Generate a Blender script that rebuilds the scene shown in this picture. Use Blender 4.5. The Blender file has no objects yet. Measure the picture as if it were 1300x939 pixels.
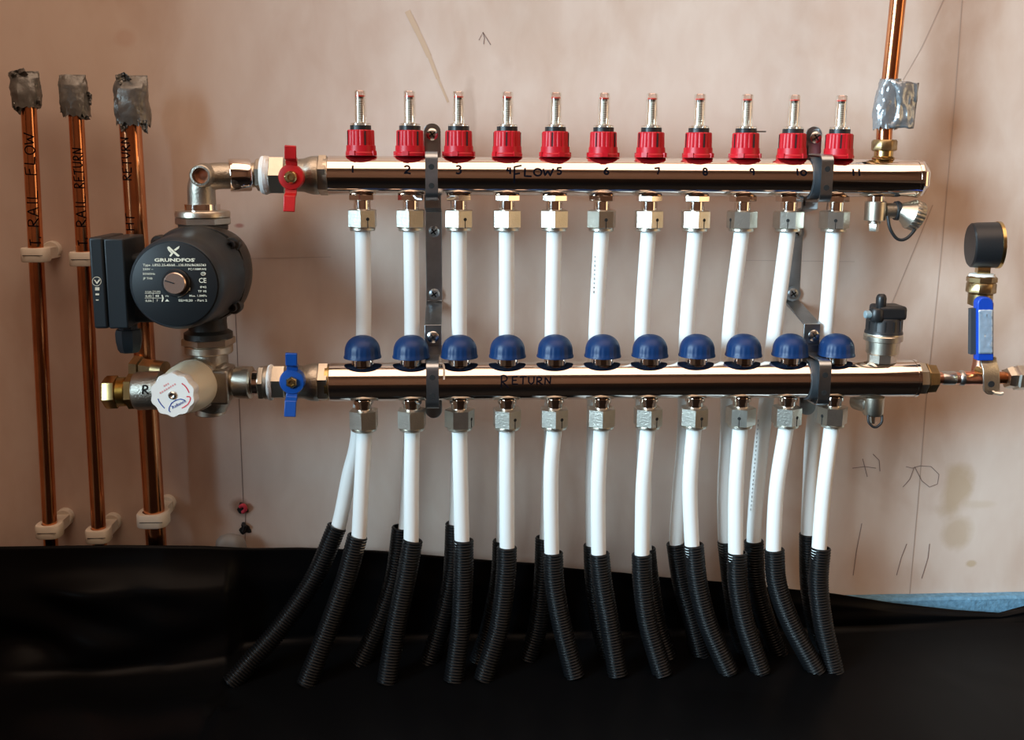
import bpy, math, random
from mathutils import Vector, Matrix, noise
R = math.radians
C = bpy.context.scene.collection
scn = bpy.context.scene
random.seed(4)

# ------------------------------------------------------------------ camera
# x runs along the manifolds (outlet 1 at x = 0), y goes into the wall (plaster at y = 0), z up from the floor
ZF = 0.538                     # height of the flow manifold's axis
YF, YR = -0.062, -0.0905       # axes of the flow and the return manifold off the wall
ZR = ZF - 0.2112
FPX = 1250.0
CAM = Vector((0.0969, YF - 1.0351, ZF + 0.014))
pitch, yaw, roll = 0.1727, 0.0573, 0.0062
fw = Vector((math.sin(yaw)*math.cos(pitch), math.cos(yaw)*math.cos(pitch), -math.sin(pitch)))
rt = fw.cross(Vector((0, 0, 1))).normalized(); up = rt.cross(fw)
rt, up = math.cos(roll)*rt + math.sin(roll)*up, -math.sin(roll)*rt + math.cos(roll)*up
cam = bpy.data.cameras.new('camera'); camo = bpy.data.objects.new('camera', cam); C.objects.link(camo)
cam.sensor_width = 36; cam.lens = FPX/1300*36; cam.shift_y = -45/1300; cam.clip_start = 0.02
camo.matrix_world = Matrix(((rt.x, up.x, -fw.x, CAM.x), (rt.y, up.y, -fw.y, CAM.y), (rt.z, up.z, -fw.z, CAM.z), (0, 0, 0, 1)))
scn.camera = camo

def P(px, py, y):              # the point at depth y (metres off the plaster, negative) that lies on a pixel's ray
    d = fw + rt*((px - 650)/FPX) + up*((424.5 - py)/FPX)
    return CAM + d*((y - CAM.y)/d.y)

# ------------------------------------------------------------------ world, lights, exposure
w = bpy.data.worlds.new('World'); scn.world = w; w.use_nodes = True
w.node_tree.nodes['Background'].inputs[0].default_value = (0.6, 0.75, 1, 1)
w.node_tree.nodes['Background'].inputs[1].default_value = 0.6
def area(name, loc, target, sx, sy, energy, col, spread=180):
    l = bpy.data.lights.new(name, 'AREA'); l.shape = 'RECTANGLE'; l.size = sx; l.size_y = sy
    l.energy = energy; l.color = col; l.spread = R(spread)
    o = bpy.data.objects.new(name, l); C.objects.link(o); o.location = loc
    o.rotation_euler = (Vector(target) - Vector(loc)).to_track_quat('-Z', 'Y').to_euler()
    return o
area('ceiling_light', (0.20, -0.98, 2.18), (0.20, -0.98, 0), 2.9, 1.75, 41, (1.0, 0.71, 0.52))
COOLFILL, WARMFILL = Vector((-1.22, -1.25, 0.95)), Vector((1.66, -0.78, 0.68))
COOLAIM, WARMAIM = Vector((1.45, 0, 0.27)), Vector((.35, -.1, .5))
area('cool_fill_light', COOLFILL, COOLAIM, 0.7, 1.0, 12.2, (0.61, 0.85, 1.0), 54)  # added cool fill from the left, narrow spread aimed past the copper pipes
area('warm_fill_light', WARMFILL, WARMAIM, 0.5, 0.9, 3.0, (1.0, 0.68, 0.36))  # added warm fill, placed to put gold on the nuts' right facets
scn.view_settings.view_transform = 'Standard'; scn.view_settings.look = 'None'
scn.view_settings.exposure = 0.0; scn.view_settings.gamma = 1.0
scn.view_settings.use_curve_mapping = False

# ------------------------------------------------------------------ materials
def mat(name, col, rough=0.5, metal=0.0, spec=0.5, var=0.0, vscale=30, bump=0.0, bscale=200, coat=0.0, col2=None, sss=0.0, rvar=0.0):
    m = bpy.data.materials.new(name); m.use_nodes = True; nt = m.node_tree; b = nt.nodes['Principled BSDF']
    b.inputs['Base Color'].default_value = (*col, 1); b.inputs['Roughness'].default_value = rough
    b.inputs['Metallic'].default_value = metal; b.inputs['Specular IOR Level'].default_value = spec
    b.inputs['Coat Weight'].default_value = coat
    if sss:
        b.inputs['Subsurface Weight'].default_value = sss; b.inputs['Subsurface Radius'].default_value = (.004, .004, .004); b.inputs['Subsurface Scale'].default_value = 1
    tc = nt.nodes.new('ShaderNodeTexCoord')
    if var or col2:
        n = nt.nodes.new('ShaderNodeTexNoise'); n.inputs['Scale'].default_value = vscale; n.inputs['Detail'].default_value = 5
        nt.links.new(tc.outputs['Object'], n.inputs['Vector'])
        rp = nt.nodes.new('ShaderNodeValToRGB'); rp.color_ramp.elements[0].position = 0.35; rp.color_ramp.elements[1].position = 0.68
        c2 = col2 or tuple(c*(1 - var) for c in col)
        rp.color_ramp.elements[0].color = (*c2, 1); rp.color_ramp.elements[1].color = (*col, 1)
        nt.links.new(n.outputs['Fac'], rp.inputs['Fac']); nt.links.new(rp.outputs['Color'], b.inputs['Base Color'])
        if rvar:
            mr = nt.nodes.new('ShaderNodeMapRange'); mr.inputs['To Min'].default_value = rough + rvar; mr.inputs['To Max'].default_value = max(rough - rvar, .02)
            nt.links.new(n.outputs['Fac'], mr.inputs['Value']); nt.links.new(mr.outputs['Result'], b.inputs['Roughness'])
    if bump:
        n2 = nt.nodes.new('ShaderNodeTexNoise'); n2.inputs['Scale'].default_value = bscale; n2.inputs['Detail'].default_value = 3
        nt.links.new(tc.outputs['Object'], n2.inputs['Vector'])
        bp = nt.nodes.new('ShaderNodeBump'); bp.inputs['Strength'].default_value = bump; bp.inputs['Distance'].default_value = 0.001
        nt.links.new(n2.outputs['Fac'], bp.inputs['Height']); nt.links.new(bp.outputs['Normal'], b.inputs['Normal'])
    return m
M = {}
M['chrome'] = mat('polished_nickel', (0.83, 0.75, 0.69), 0.07, 1, var=0.04, vscale=12)
M['nickel'] = mat('satin_nickel', (0.66, 0.60, 0.50), 0.34, 1, var=0.15, vscale=60, bump=.15, bscale=900)
M['nutnickel'] = mat('nut_nickel', (0.66, 0.63, 0.555), 0.33, 1, var=0.12, vscale=90, bump=.25, bscale=700)
M['castnickel'] = mat('cast_nickel', (0.50, 0.46, 0.39), 0.40, 1, var=0.2, vscale=60, bump=.4, bscale=600)
M['steel'] = mat('zinc_steel', (0.45, 0.50, 0.54), 0.30, 1, var=0.25, vscale=45)
M['screw'] = mat('screw_steel', (0.62, 0.62, 0.60), 0.22, 1)
M['brass'] = mat('brass', (0.66, 0.47, 0.20), 0.26, 1, var=0.3, vscale=80)
M['darkbrass'] = mat('aged_brass', (0.46, 0.33, 0.17), 0.34, 1, var=0.4, vscale=70)
M['copper'] = mat('copper', (0.84, 0.37, 0.17), 0.19, 1, col2=(0.50, 0.19, 0.085), vscale=18, rvar=.10)
M['pinkcopper'] = mat('bright_copper', (0.86, 0.44, 0.31), 0.28, 1, var=0.2, vscale=50)
M['solder'] = mat('tinned_solder', (0.62, 0.62, 0.60), 0.3, 1, var=.3, vscale=120)
M['red'] = mat('red_plastic', (0.47, 0.006, 0.014), 0.40, 0, .35)
M['redmetal'] = mat('red_lacquer', (0.52, 0.012, 0.012), 0.33, 0, .5, var=.3, vscale=60)
M['blue'] = mat('blue_plastic', (0.0015, 0.023, 0.090), 0.42, 0, .32)
M['bluemetal'] = mat('blue_lacquer', (0.008, 0.065, 0.30), 0.3, 0, .5)
M['gripblue'] = mat('blue_vinyl', (0.004, 0.055, 0.42), 0.35, 0, .5)
M['white'] = mat('white_pex', (0.83, 0.84, 0.82), 0.38, 0, .4)
M['ivory'] = mat('ivory_plastic', (0.72, 0.66, 0.56), 0.45, 0, .3)
M['knob'] = mat('white_knob', (0.82, 0.80, 0.75), 0.4, 0, .4)
M['knobside'] = mat('cream_knob', (0.76, 0.68, 0.50), 0.45, 0, .4)
M['black'] = mat('black_plastic', (0.012, 0.012, 0.013), 0.38, 0, .4)
M['conduit'] = mat('black_conduit', (0.0040, 0.0043, 0.0050), 0.36, 0, .26)
M['pump'] = mat('slate_plastic', (0.014, 0.0195, 0.024), 0.42, 0, .4)
M['plate'] = mat('charcoal_plate', (0.011, 0.013, 0.015), 0.5, 0, .3)
M['casing'] = mat('pump_casing', (0.022, 0.019, 0.016), 0.45, 0, .5, bump=.3, bscale=700)
M['print'] = mat('cream_print', (0.74, 0.70, 0.55), 0.6)
M['ink'] = mat('marker_ink', (0.004, 0.004, 0.007), 0.9, 0, .0)
M['pencil'] = mat('pencil', (0.24, 0.165, 0.145), 0.6)
M['faintpencil'] = mat('faint_pencil', (0.45, 0.335, 0.275), 0.7)
M['streak'] = mat('ochre_streak', (0.58, 0.415, 0.29), 0.7)
M['tape'] = mat('duct_tape', (0.20, 0.195, 0.18), 0.33, 0.4, .5, var=.3, vscale=70, bump=.3, bscale=300)
M['silvertape'] = mat('silver_tape', (0.38, 0.40, 0.42), 0.26, 0.65, .5, var=.25, vscale=60, bump=.3, bscale=300)
M['ptfe'] = mat('ptfe_tape', (0.80, 0.78, 0.74), 0.55, 0, .3, bump=.5, bscale=900)
M['rubber'] = mat('black_rubber', (0.012, 0.013, 0.015), 0.5)
M['sheet'] = mat('black_polythene', (0.0022, 0.0023, 0.0027), 0.35, 0, .08)
M['foam'] = mat('blue_foam', (0.16, 0.34, 0.50), 0.8, 0, .2, var=.35, vscale=160, bump=1.0, bscale=260)
M['dark'] = mat('dark_hole', (0.004, 0.004, 0.004), 0.8)
M['greyblue'] = mat('grey_blue_plastic', (0.22, 0.30, 0.33), 0.4)
M['redprint'] = mat('red_print', (0.70, 0.05, 0.08), 0.5)
M['pinkprint'] = mat('pink_print', (0.78, 0.33, 0.32), 0.5)
M['blueprint'] = mat('blue_print', (0.02, 0.07, 0.32), 0.5)
M['greyprint'] = mat('grey_print', (0.45, 0.46, 0.47), 0.5)
M['scale'] = mat('scale_white', (0.56, 0.50, 0.44), 0.5)
M['indicator'] = mat('indicator_red', (0.75, 0.04, 0.03), 0.4)
M['speed'] = mat('speed_dial', (0.66, 0.50, 0.42), 0.22, 0.85)
M['scrap'] = mat('grey_scrap', (0.26, 0.24, 0.22), 0.5)
M['film'] = mat('clear_film', (0.40, 0.52, 0.66), 0.14, 0.35, .9, bump=1.0, bscale=70)
M['darksteel'] = mat('grey_vinyl', (0.045, 0.052, 0.060), 0.4)
M['room'] = mat('room_plaster', (0.34, 0.245, 0.195), 0.85, 0, .2)
M['ceiling'] = mat('ceiling_paint', (0.66, 0.62, 0.57), 0.9, 0, .2)
M['slab'] = mat('concrete', (0.10, 0.095, 0.09), 0.9, 0, .2)
M['frame'] = mat('frame_paint', (0.7, 0.68, 0.64), 0.5)
def acrylic():
    m = bpy.data.materials.new('clear_acrylic'); m.use_nodes = True; nt = m.node_tree; nt.nodes.clear()
    o = nt.nodes.new('ShaderNodeOutputMaterial'); mx = nt.nodes.new('ShaderNodeMixShader'); t = nt.nodes.new('ShaderNodeBsdfTransparent'); g = nt.nodes.new('ShaderNodeBsdfGlossy')
    t.inputs[0].default_value = (0.95, 0.93, 0.88, 1); g.inputs['Roughness'].default_value = 0.06; g.inputs[0].default_value = (1, .98, .94, 1)
    lw = nt.nodes.new('ShaderNodeLayerWeight'); lw.inputs['Blend'].default_value = 0.5
    mr = nt.nodes.new('ShaderNodeMapRange'); mr.inputs['To Min'].default_value = 0.10; mr.inputs['To Max'].default_value = 0.85
    nt.links.new(lw.outputs['Facing'], mr.inputs['Value']); nt.links.new(mr.outputs['Result'], mx.inputs[0])
    nt.links.new(t.outputs[0], mx.inputs[1]); nt.links.new(g.outputs[0], mx.inputs[2]); nt.links.new(mx.outputs[0], o.inputs[0])
    return m
M['acrylic'] = acrylic()
def plaster():
    m = bpy.data.materials.new('pink_plaster'); m.use_nodes = True; nt = m.node_tree; b = nt.nodes['Principled BSDF']; L = nt.links.new
    tc = nt.nodes.new('ShaderNodeTexCoord')
    def nz(scale, detail, stretch=(1, 1, 1), dist=0):
        mp = nt.nodes.new('ShaderNodeMapping'); mp.inputs['Scale'].default_value = stretch
        n = nt.nodes.new('ShaderNodeTexNoise'); n.inputs['Scale'].default_value = scale; n.inputs['Detail'].default_value = detail; n.inputs['Distortion'].default_value = dist
        L(tc.outputs['Object'], mp.inputs['Vector']); L(mp.outputs['Vector'], n.inputs['Vector']); return n
    def ramp(n, a, bb, c1, c2):
        r = nt.nodes.new('ShaderNodeValToRGB'); r.color_ramp.elements[0].position = a; r.color_ramp.elements[1].position = bb
        r.color_ramp.elements[0].color = (*c1, 1); r.color_ramp.elements[1].color = (*c2, 1); L(n, r.inputs['Fac']); return r.outputs['Color']
    def mix(f, a, c):
        x = nt.nodes.new('ShaderNodeMix'); x.data_type = 'RGBA'; L(f, x.inputs['Factor']); L(a, x.inputs['A'])
        if isinstance(c, tuple): x.inputs['B'].default_value = (*c, 1)
        else: L(c, x.inputs['B'])
        return x.outputs['Result']
    col = ramp(nz(3.2, 6, (1, 1, .7), .6).outputs['Fac'], .3, .72, (0.585, 0.435, 0.355), (0.725, 0.60, 0.52))
    blotch = ramp(nz(7, 4, (1, 1, .55), 1.2).outputs['Fac'], .49, .72, (0, 0, 0), (.62, .62, .62))
    col = mix(blotch, col, (0.52, 0.355, 0.265))
    fine = ramp(nz(38, 5, (1, 1, .5), .4).outputs['Fac'], .35, .8, (0, 0, 0), (.34, .34, .34))
    col = mix(fine, col, (0.80, 0.70, 0.62))
    # single brown stains with shapes of their own
    sep = nt.nodes.new('ShaderNodeSeparateXYZ'); L(tc.outputs['Object'], sep.inputs[0])
    wob = nz(22, 4)
    def mth(op, a, bb):
        k = nt.nodes.new('ShaderNodeMath'); k.operation = op
        for i, v in enumerate((a, bb)):
            if isinstance(v, (int, float)): k.inputs[i].default_value = v
            else: L(v, k.inputs[i])
        return k.outputs[0]
    for (px, py, rx, rz, s, c) in ((1212, 628, .020, .034, .75, (0.50, 0.36, 0.235)), (1214, 672, .018, .022, .6, (0.50, 0.36, 0.235)), (1245, 640, .030, .006, .35, (0.55, 0.41, 0.28)),
                                   (1234, 715, .006, .004, .7, (0.50, 0.36, 0.22)), (1205, 150, .018, .10, .45, (0.50, 0.34, 0.25)), (1182, 30, .02, .08, .4, (0.50, 0.34, 0.25)), (640, 215, .012, .10, .3, (0.45, .31, .24)),
                                   (596, 150, .007, .05, .5, (0.42, .29, .22)), (700, 160, .006, .05, .35, (0.45, .31, .24)), (1265, 390, .02, .05, .35, (0.52, .37, .27)), (304, 286, .006, .003, .7, (0.35, .10, .08)),
                                   (160, 48, .012, .01, .35, (.58, .36, .27)), (306, 645, .011, .012, .9, (.34, .20, .14)), (1130, 560, .012, .07, .3, (.50, .36, .28)), (660, 20, .03, .03, .2, (.52, .40, .32))):
        p = P(px, py, 0)
        dx = mth('DIVIDE', mth('SUBTRACT', sep.outputs[0], p.x), rx); dz = mth('DIVIDE', mth('SUBTRACT', sep.outputs[2], p.z), rz)
        d = mth('SQRT', mth('ADD', mth('MULTIPLY', dx, dx), mth('MULTIPLY', dz, dz)), 0)
        d = mth('ADD', d, mth('MULTIPLY', mth('SUBTRACT', wob.outputs['Fac'], .5), 2.2))
        k = nt.nodes.new('ShaderNodeMapRange'); L(d, k.inputs['Value']); k.inputs['From Min'].default_value = 1.15; k.inputs['From Max'].default_value = .55; k.inputs['To Max'].default_value = s
        col = mix(k.outputs['Result'], col, c)
    L(col, b.inputs['Base Color'])
    b.inputs['Roughness'].default_value = .46; b.inputs['Specular IOR Level'].default_value = .32
    bp = nt.nodes.new('ShaderNodeBump'); bp.inputs['Strength'].default_value = .22; bp.inputs['Distance'].default_value = .002
    L(nz(16, 6, (1, 1, .7), .5).outputs['Fac'], bp.inputs['Height']); L(bp.outputs['Normal'], b.inputs['Normal'])
    return m
M['plaster'] = plaster()

# ------------------------------------------------------------------ mesh helpers (all in world metres)
class MB:
    def __init__(s): s.v = []; s.f = []
    def add(s, vs, fs):
        o = len(s.v); s.v += [Vector(p) for p in vs]; s.f += [tuple(i + o for i in f) for f in fs]; return s
    def box(s, c, size, ax=None):
        c = Vector(c); X, Y, Z = ax or (Vector((1, 0, 0)), Vector((0, 1, 0)), Vector((0, 0, 1)))
        h = [k/2 for k in size]; vs = [c + X*(h[0]*a) + Y*(h[1]*b) + Z*(h[2]*d) for a in (-1, 1) for b in (-1, 1) for d in (-1, 1)]
        return s.add(vs, [(0, 1, 3, 2), (4, 6, 7, 5), (0, 4, 5, 1), (2, 3, 7, 6), (0, 2, 6, 4), (1, 5, 7, 3)])
    def lathe(s, o, ax, prof, n=32, mod=None, ph=0.0, ref=None):
        # prof: (distance along axis, radius); radius 0 closes to a point
        o = Vector(o); ax = Vector(ax).normalized()
        r_ = Vector(ref) if ref is not None else (Vector((0, 0, 1)) if abs(ax.z) < .9 else Vector((1, 0, 0)))
        A = (r_ - ax*r_.dot(ax)).normalized(); B = ax.cross(A)
        vs, rings = [], []
        for (t, r) in prof:
            if r < 1e-7: rings.append([len(vs)]); vs.append(o + ax*t); continue
            ring = []
            for k in range(n):
                a = 2*math.pi*k/n + ph; rr = r*(mod(a, t) if mod else 1)
                ring.append(len(vs)); vs.append(o + ax*t + (A*math.cos(a) + B*math.sin(a))*rr)
            rings.append(ring)
        fs = []
        for q, w_ in zip(rings, rings[1:]):
            for k in range(n):
                k2 = (k + 1) % n
                if len(q) == 1 and len(w_) == 1: continue
                if len(q) == 1: fs.append((q[0], w_[k2], w_[k]))
                elif len(w_) == 1: fs.append((q[k], q[k2], w_[0]))
                else: fs.append((q[k], q[k2], w_[k2], w_[k]))
        if len(rings[0]) > 1: fs.append(tuple(reversed(rings[0])))
        if len(rings[-1]) > 1: fs.append(tuple(rings[-1]))
        return s.add(vs, fs)
    def cyl(s, o, ax, a, b, r, n=32, ch=0.0, ph=0.0, ref=None):
        ch = min(ch, (b - a)/2.01, r*.5)
        prof = [(a, r), (b, r)] if ch <= 0 else [(a, r - ch), (a + ch, r), (b - ch, r), (b, r - ch)]
        return s.lathe(o, ax, prof, n, ph=ph, ref=ref)
    def hexn(s, o, ax, a, b, rc, ph=0.0, ch=0.0012):      # hexagon nut, rc = corner radius
        return s.lathe(o, ax, [(a, rc - ch*1.6), (a + ch, rc), (b - ch, rc), (b, rc - ch*1.6)], 6, ph=ph)
    def ring(s, o, ax, a, b, ri, ro, n=32, ref=None):     # hollow ring
        o = Vector(o); base = len(s.v); s.lathe(o, ax, [(a, ri), (a, ro), (b, ro), (b, ri), (a, ri)], n, ref=ref)
        s.f = s.f[:-2]; return s
    def tube(s, pts, rad, n=16, caps=True):
        pts = [Vector(p) for p in pts]; m = len(pts); fr = []
        t0 = (pts[1] - pts[0]).normalized(); A = t0.orthogonal().normalized(); prev = t0; rings = []; vs = []
        for i, p in enumerate(pts):
            t = (pts[min(i + 1, m - 1)] - pts[max(i - 1, 0)]).normalized()
            q = prev.rotation_difference(t); A = q @ A; A = (A - t*A.dot(t)).normalized(); B = t.cross(A); prev = t
            r = rad(i) if callable(rad) else rad
            rings.append(range(len(vs), len(vs) + n))
            vs += [p + (A*math.cos(2*math.pi*k/n) + B*math.sin(2*math.pi*k/n))*r for k in range(n)]
        fs = []
        for q, w_ in zip(rings, rings[1:]):
            for k in range(n): fs.append((q[k], q[(k + 1) % n], w_[(k + 1) % n], w_[k]))
        if caps: fs.append(tuple(reversed(rings[0]))); fs.append(tuple(rings[-1]))
        return s.add(vs, fs)
    def prism(s, pts, d):                                  # polygon of 3-D points pushed by d
        n = len(pts); d = Vector(d); vs = [Vector(p) for p in pts] + [Vector(p) + d for p in pts]
        return s.add(vs, [tuple(range(n)), tuple(reversed(range(n, 2*n)))] + [(i, i + n, (i + 1) % n + n, (i + 1) % n) for i in range(n)])
    def strip(s, pts, wv, nrm_th):                         # bent flat bar: polyline, width vector, thickness (offset along local normal)
        pts = [Vector(p) for p in pts]; wv = Vector(wv); m = len(pts); vs = []; wd = wv.normalized()
        for i, p in enumerate(pts):
            ta = (p - pts[i - 1]).normalized() if i else None; tb = (pts[i + 1] - p).normalized() if i < m - 1 else None
            ta = ta or tb; tb = tb or ta
            na, nb = ta.cross(wd), tb.cross(wd); nn = (na + nb).normalized(); nn = nn*(nrm_th/max(.4, nn.dot(na)))
            vs += [p - wv/2, p + wv/2, p + wv/2 + nn, p - wv/2 + nn]
        fs = []
        for i in range(m - 1):
            a, b = 4*i, 4*i + 4
            for k in range(4): fs.append((a + k, a + (k + 1) % 4, b + (k + 1) % 4, b + k))
        fs += [(3, 2, 1, 0), (4*m - 4, 4*m - 3, 4*m - 2, 4*m - 1)]
        return s.add(vs, fs)
    def mesh(s, name, origin=(0, 0, 0), sharp=38):
        me = bpy.data.meshes.new(name); o = Vector(origin); me.from_pydata([p - o for p in s.v], [], s.f); me.update()
        import bmesh
        bm = bmesh.new(); bm.from_mesh(me); bmesh.ops.remove_doubles(bm, verts=bm.verts, dist=1e-7); bmesh.ops.recalc_face_normals(bm, faces=bm.faces); bm.to_mesh(me); bm.free()
        me.shade_smooth(); me.set_sharp_from_angle(angle=R(sharp)); return me
WL = {}                                                    # world origin of each object
def obj(name, mb, m, parent=None, at=None, label=None, sharp=38, bevel=0):
    if parent is not None: org = WL[parent.name]
    else: org = Vector(at) if at is not None else Vector((0, 0, 0))
    me = mb if isinstance(mb, bpy.types.Mesh) else mb.mesh(name, org, sharp)
    if not me.materials: me.materials.append(M[m] if isinstance(m, str) else m)
    o = bpy.data.objects.new(name, me); C.objects.link(o)
    if parent is not None: o.parent = parent
    else: o.location = org
    WL[o.name] = Vector(org)
    if label: o['label'] = label
    if bevel:
        b = o.modifiers.new('bevel', 'BEVEL'); b.width = bevel; b.segments = 3; b.limit_method = 'ANGLE'; b.angle_limit = R(30); b.harden_normals = False
    return o
def thing(name, at, label, cat, group=None):
    o = bpy.data.objects.new(name, None); C.objects.link(o); o.location = at; o.empty_display_size = .02; WL[o.name] = Vector(at)
    return tag(o, label, cat, group)
def tag(o, label, cat, group=None):
    o['label'] = label; o['category'] = cat
    if group: o['group'] = group
    return o
def struct(name, mb, m, at=(0, 0, 0)):
    o = obj(name, mb, m, at=at); o['kind'] = 'structure'; return o
def spline(pts, step=0.004):                               # centripetal-ish Catmull-Rom through points, evenly resampled
    p = [Vector(q) for q in pts]; p = [p[0]*2 - p[1]] + p + [p[-1]*2 - p[-2]]; out = []
    for i in range(1, len(p) - 2):
        n = 24
        for k in range(n):
            t = k/n
            out.append(.5*((2*p[i]) + (p[i + 1] - p[i - 1])*t + (2*p[i - 1] - 5*p[i] + 4*p[i + 1] - p[i + 2])*t*t + (3*p[i] - p[i - 1] - 3*p[i + 1] + p[i + 2])*t**3))
    out.append(p[-2]); res = [out[0]]; acc = 0
    for a, b in zip(out, out[1:]):
        seg = (b - a).length
        while seg > 1e-9 and acc + seg >= step:
            u = (step - acc)/seg; a = a + (b - a)*u; res.append(a.copy()); seg = (b - a).length; acc = 0
        acc += seg
    if (res[-1] - out[-1]).length > step*.4: res.append(out[-1])
    else: res[-1] = out[-1]
    return res
X_, Y_, Z_ = Vector((1, 0, 0)), Vector((0, 1, 0)), Vector((0, 0, 1))
ORD = ['first', 'second', 'third', 'fourth', 'fifth', 'sixth', 'seventh', 'eighth', 'ninth', 'tenth', 'eleventh']

# hand lettering: strokes in a unit cell (x 0..~.8, y 0..1)
def arc(cx, cy, rx, ry, a0, a1, n=10): return [(cx + rx*math.cos(R(a0 + (a1 - a0)*i/n)), cy + ry*math.sin(R(a0 + (a1 - a0)*i/n))) for i in range(n + 1)]
GL = {'0': [arc(.35, .4, .28, .36, 90, 450, 14)], '1': [[(.35, 1), (.33, .5), (.35, 0)]], '2': [arc(.35, .72, .3, .26, 160, -40) + [(.05, .05), (.4, .1), (.8, 0)]],
      '3': [arc(.35, .75, .28, .22, 150, -80, 8) + arc(.33, .28, .33, .28, 80, -140, 8)], '4': [[(.25, .95), (.05, .5), (.65, .45)], [(.5, .95), (.5, 0)]],
      '5': [[(.75, .95), (.2, .9), (.15, .55)] + arc(.35, .3, .32, .28, 110, -140, 8)], '6': [[(.6, .95), (.25, .7), (.1, .35)] + arc(.38, .27, .28, .25, 180, 540, 10)],
      '7': [[(.05, .85), (.7, .95), (.65, .6), (.45, 0)]], '8': [arc(.38, .73, .24, .22, -90, 270, 12) + arc(.38, .25, .28, .25, 90, 450, 12)],
      '9': [arc(.32, .7, .24, .24, 0, 360, 10) + [(.58, .6), (.5, 0)]], 'F': [[(.1, 0), (.12, .9), (.75, 1)], [(.12, .5), (.6, .55)]], 'L': [[(.15, 1), (.1, .05), (.75, .02)]],
      'O': [arc(.4, .45, .36, .42, 100, 470, 16)], 'W': [[(0, .9), (.15, .1), (.42, .65), (.65, .08), (.95, .95)]], 'R': [[(.1, 0), (.12, .95)], [(.05, .9)] + arc(.3, .72, .32, .24, 90, -90, 8) + [(.15, .48), (.75, 0)]],
      'E': [[(.7, 1), (.12, .95), (.1, .03), (.72, .02)], [(.1, .5), (.58, .52)]], 'T': [[(0, .92), (.8, 1)], [(.4, .95), (.35, 0)]], 'U': [[(.08, 1), (.1, .3), (.35, .02), (.65, .25), (.72, 1)]],
      'N': [[(.08, 0), (.12, .95), (.65, .08), (.72, 1)]], 'A': [[(0, 0), (.38, 1), (.72, 0)], [(.12, .38), (.6, .4)]], 'I': [[(.2, 1), (.2, 0)]], '.': [[(.15, .12), (.1, -.1)]], 'H': [[(.1, 0), (.1, 1)], [(.7, 0), (.7, 1)], [(.1, .5), (.7, .52)]],
      'B': [[(.1, 0), (.1, 1)], [(.1, 1)] + arc(.3, .75, .3, .22, 80, -90, 8) + arc(.3, .27, .36, .26, 85, -100, 8)]}
ADV = {'1': .62, 'I': .45, '.': .5, 'W': 1.1, ' ': .75}
def strokes(txt, jit=.05):
    out, x = [], 0; rnd = random.Random(len(txt)*7 + ord(txt[0]))
    for ch in txt:
        if ch != ' ':
            dy = rnd.uniform(-jit, jit)
            for st in GL[ch]: out.append([(x + a, b + dy) for a, b in st])
        x += ADV.get(ch, .92)
    return out, x
def ribbon(mb, poly, fn, wd, step=.0012):
    # poly in local (u, v) metres; fn(u, v) -> (point, normal): a flat ribbon lying on a surface
    pts = [Vector(p) for p in poly]; dense = [pts[0]]
    for a, b in zip(pts, pts[1:]):
        n = max(1, int((b - a).length/step)); dense += [a + (b - a)*(i/n) for i in range(1, n + 1)]
    vs = []
    for i, p in enumerate(dense):
        t = (dense[min(i + 1, len(dense) - 1)] - dense[max(i - 1, 0)]);  t = t.normalized() if t.length > 1e-9 else Vector((1, 0))
        n = Vector((-t.y, t.x))*(wd/2)
        for q in (p - n, p + n): vs.append(fn(q.x, q.y))
    mb.add(vs, [(2*i, 2*i + 1, 2*i + 3, 2*i + 2) for i in range(len(dense) - 1)])
def lettering(mb, txt, fn, u0, v0, h, wd, sx=1.0):
    st, _ = strokes(txt)
    for poly in st: ribbon(mb, [(u0 + a*h*sx, v0 + b*h) for a, b in poly], fn, wd)
def flat_text(mb, txt, o, ux, uy, h, width=None, align='L', bold=.008):
    # printed text as flat outlines: o = anchor, ux/uy = unit directions, h = capital height
    cu = bpy.data.curves.new('print_text', 'FONT'); cu.body = txt; cu.size = 1; cu.resolution_u = 2; cu.offset = bold; to = bpy.data.objects.new('print_text', cu)
    me = bpy.data.meshes.new_from_object(to); xs = [v.co.x for v in me.vertices]; x0, x1 = min(xs), max(xs)
    sy = h/.70; sx = sy if width is None else width/max(x1 - x0, 1e-6)
    off = {'L': -x0, 'C': -(x0 + x1)/2, 'R': -x1}[align]
    mb.add([Vector(o) + ux*((v.co.x + off)*sx) + uy*(v.co.y*sy) for v in me.vertices], [tuple(p.vertices) for p in me.polygons])
    bpy.data.objects.remove(to); bpy.data.meshes.remove(me); bpy.data.curves.remove(cu)

# ------------------------------------------------------------------ the setting
XL, XR, YB_, HC = -1.6, 1.95, -2.9, 2.22
wb = struct('wall_back', MB().box(((XL + XR)/2, .05, HC/2), (XR - XL + .2, .1, HC)), 'plaster')
struct('floor', MB().box(((XL + XR)/2, -1.45, -.05), (XR - XL + .2, 3.1, .1)), 'slab')
struct('ceiling', MB().box(((XL + XR)/2, -1.45, HC + .05), (XR - XL + .2, 3.1, .1)), 'ceiling')
struct('wall_left', MB().box((XL - .05, YB_/2, HC/2), (.1, -YB_, HC)), 'room')
struct('wall_right', MB().box((XR + .05, YB_/2, HC/2), (.1, -YB_, HC)), 'room')
struct('wall_light_block', MB().box((-.67, -.220, HC/2), (.10, .44, HC)), 'room')       # unseen wall added to block the cool fill from the left side
struct('wall_far', MB().box(((XL + XR)/2, YB_ - .05, HC/2), (XR - XL, .1, HC)), 'room')
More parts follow.
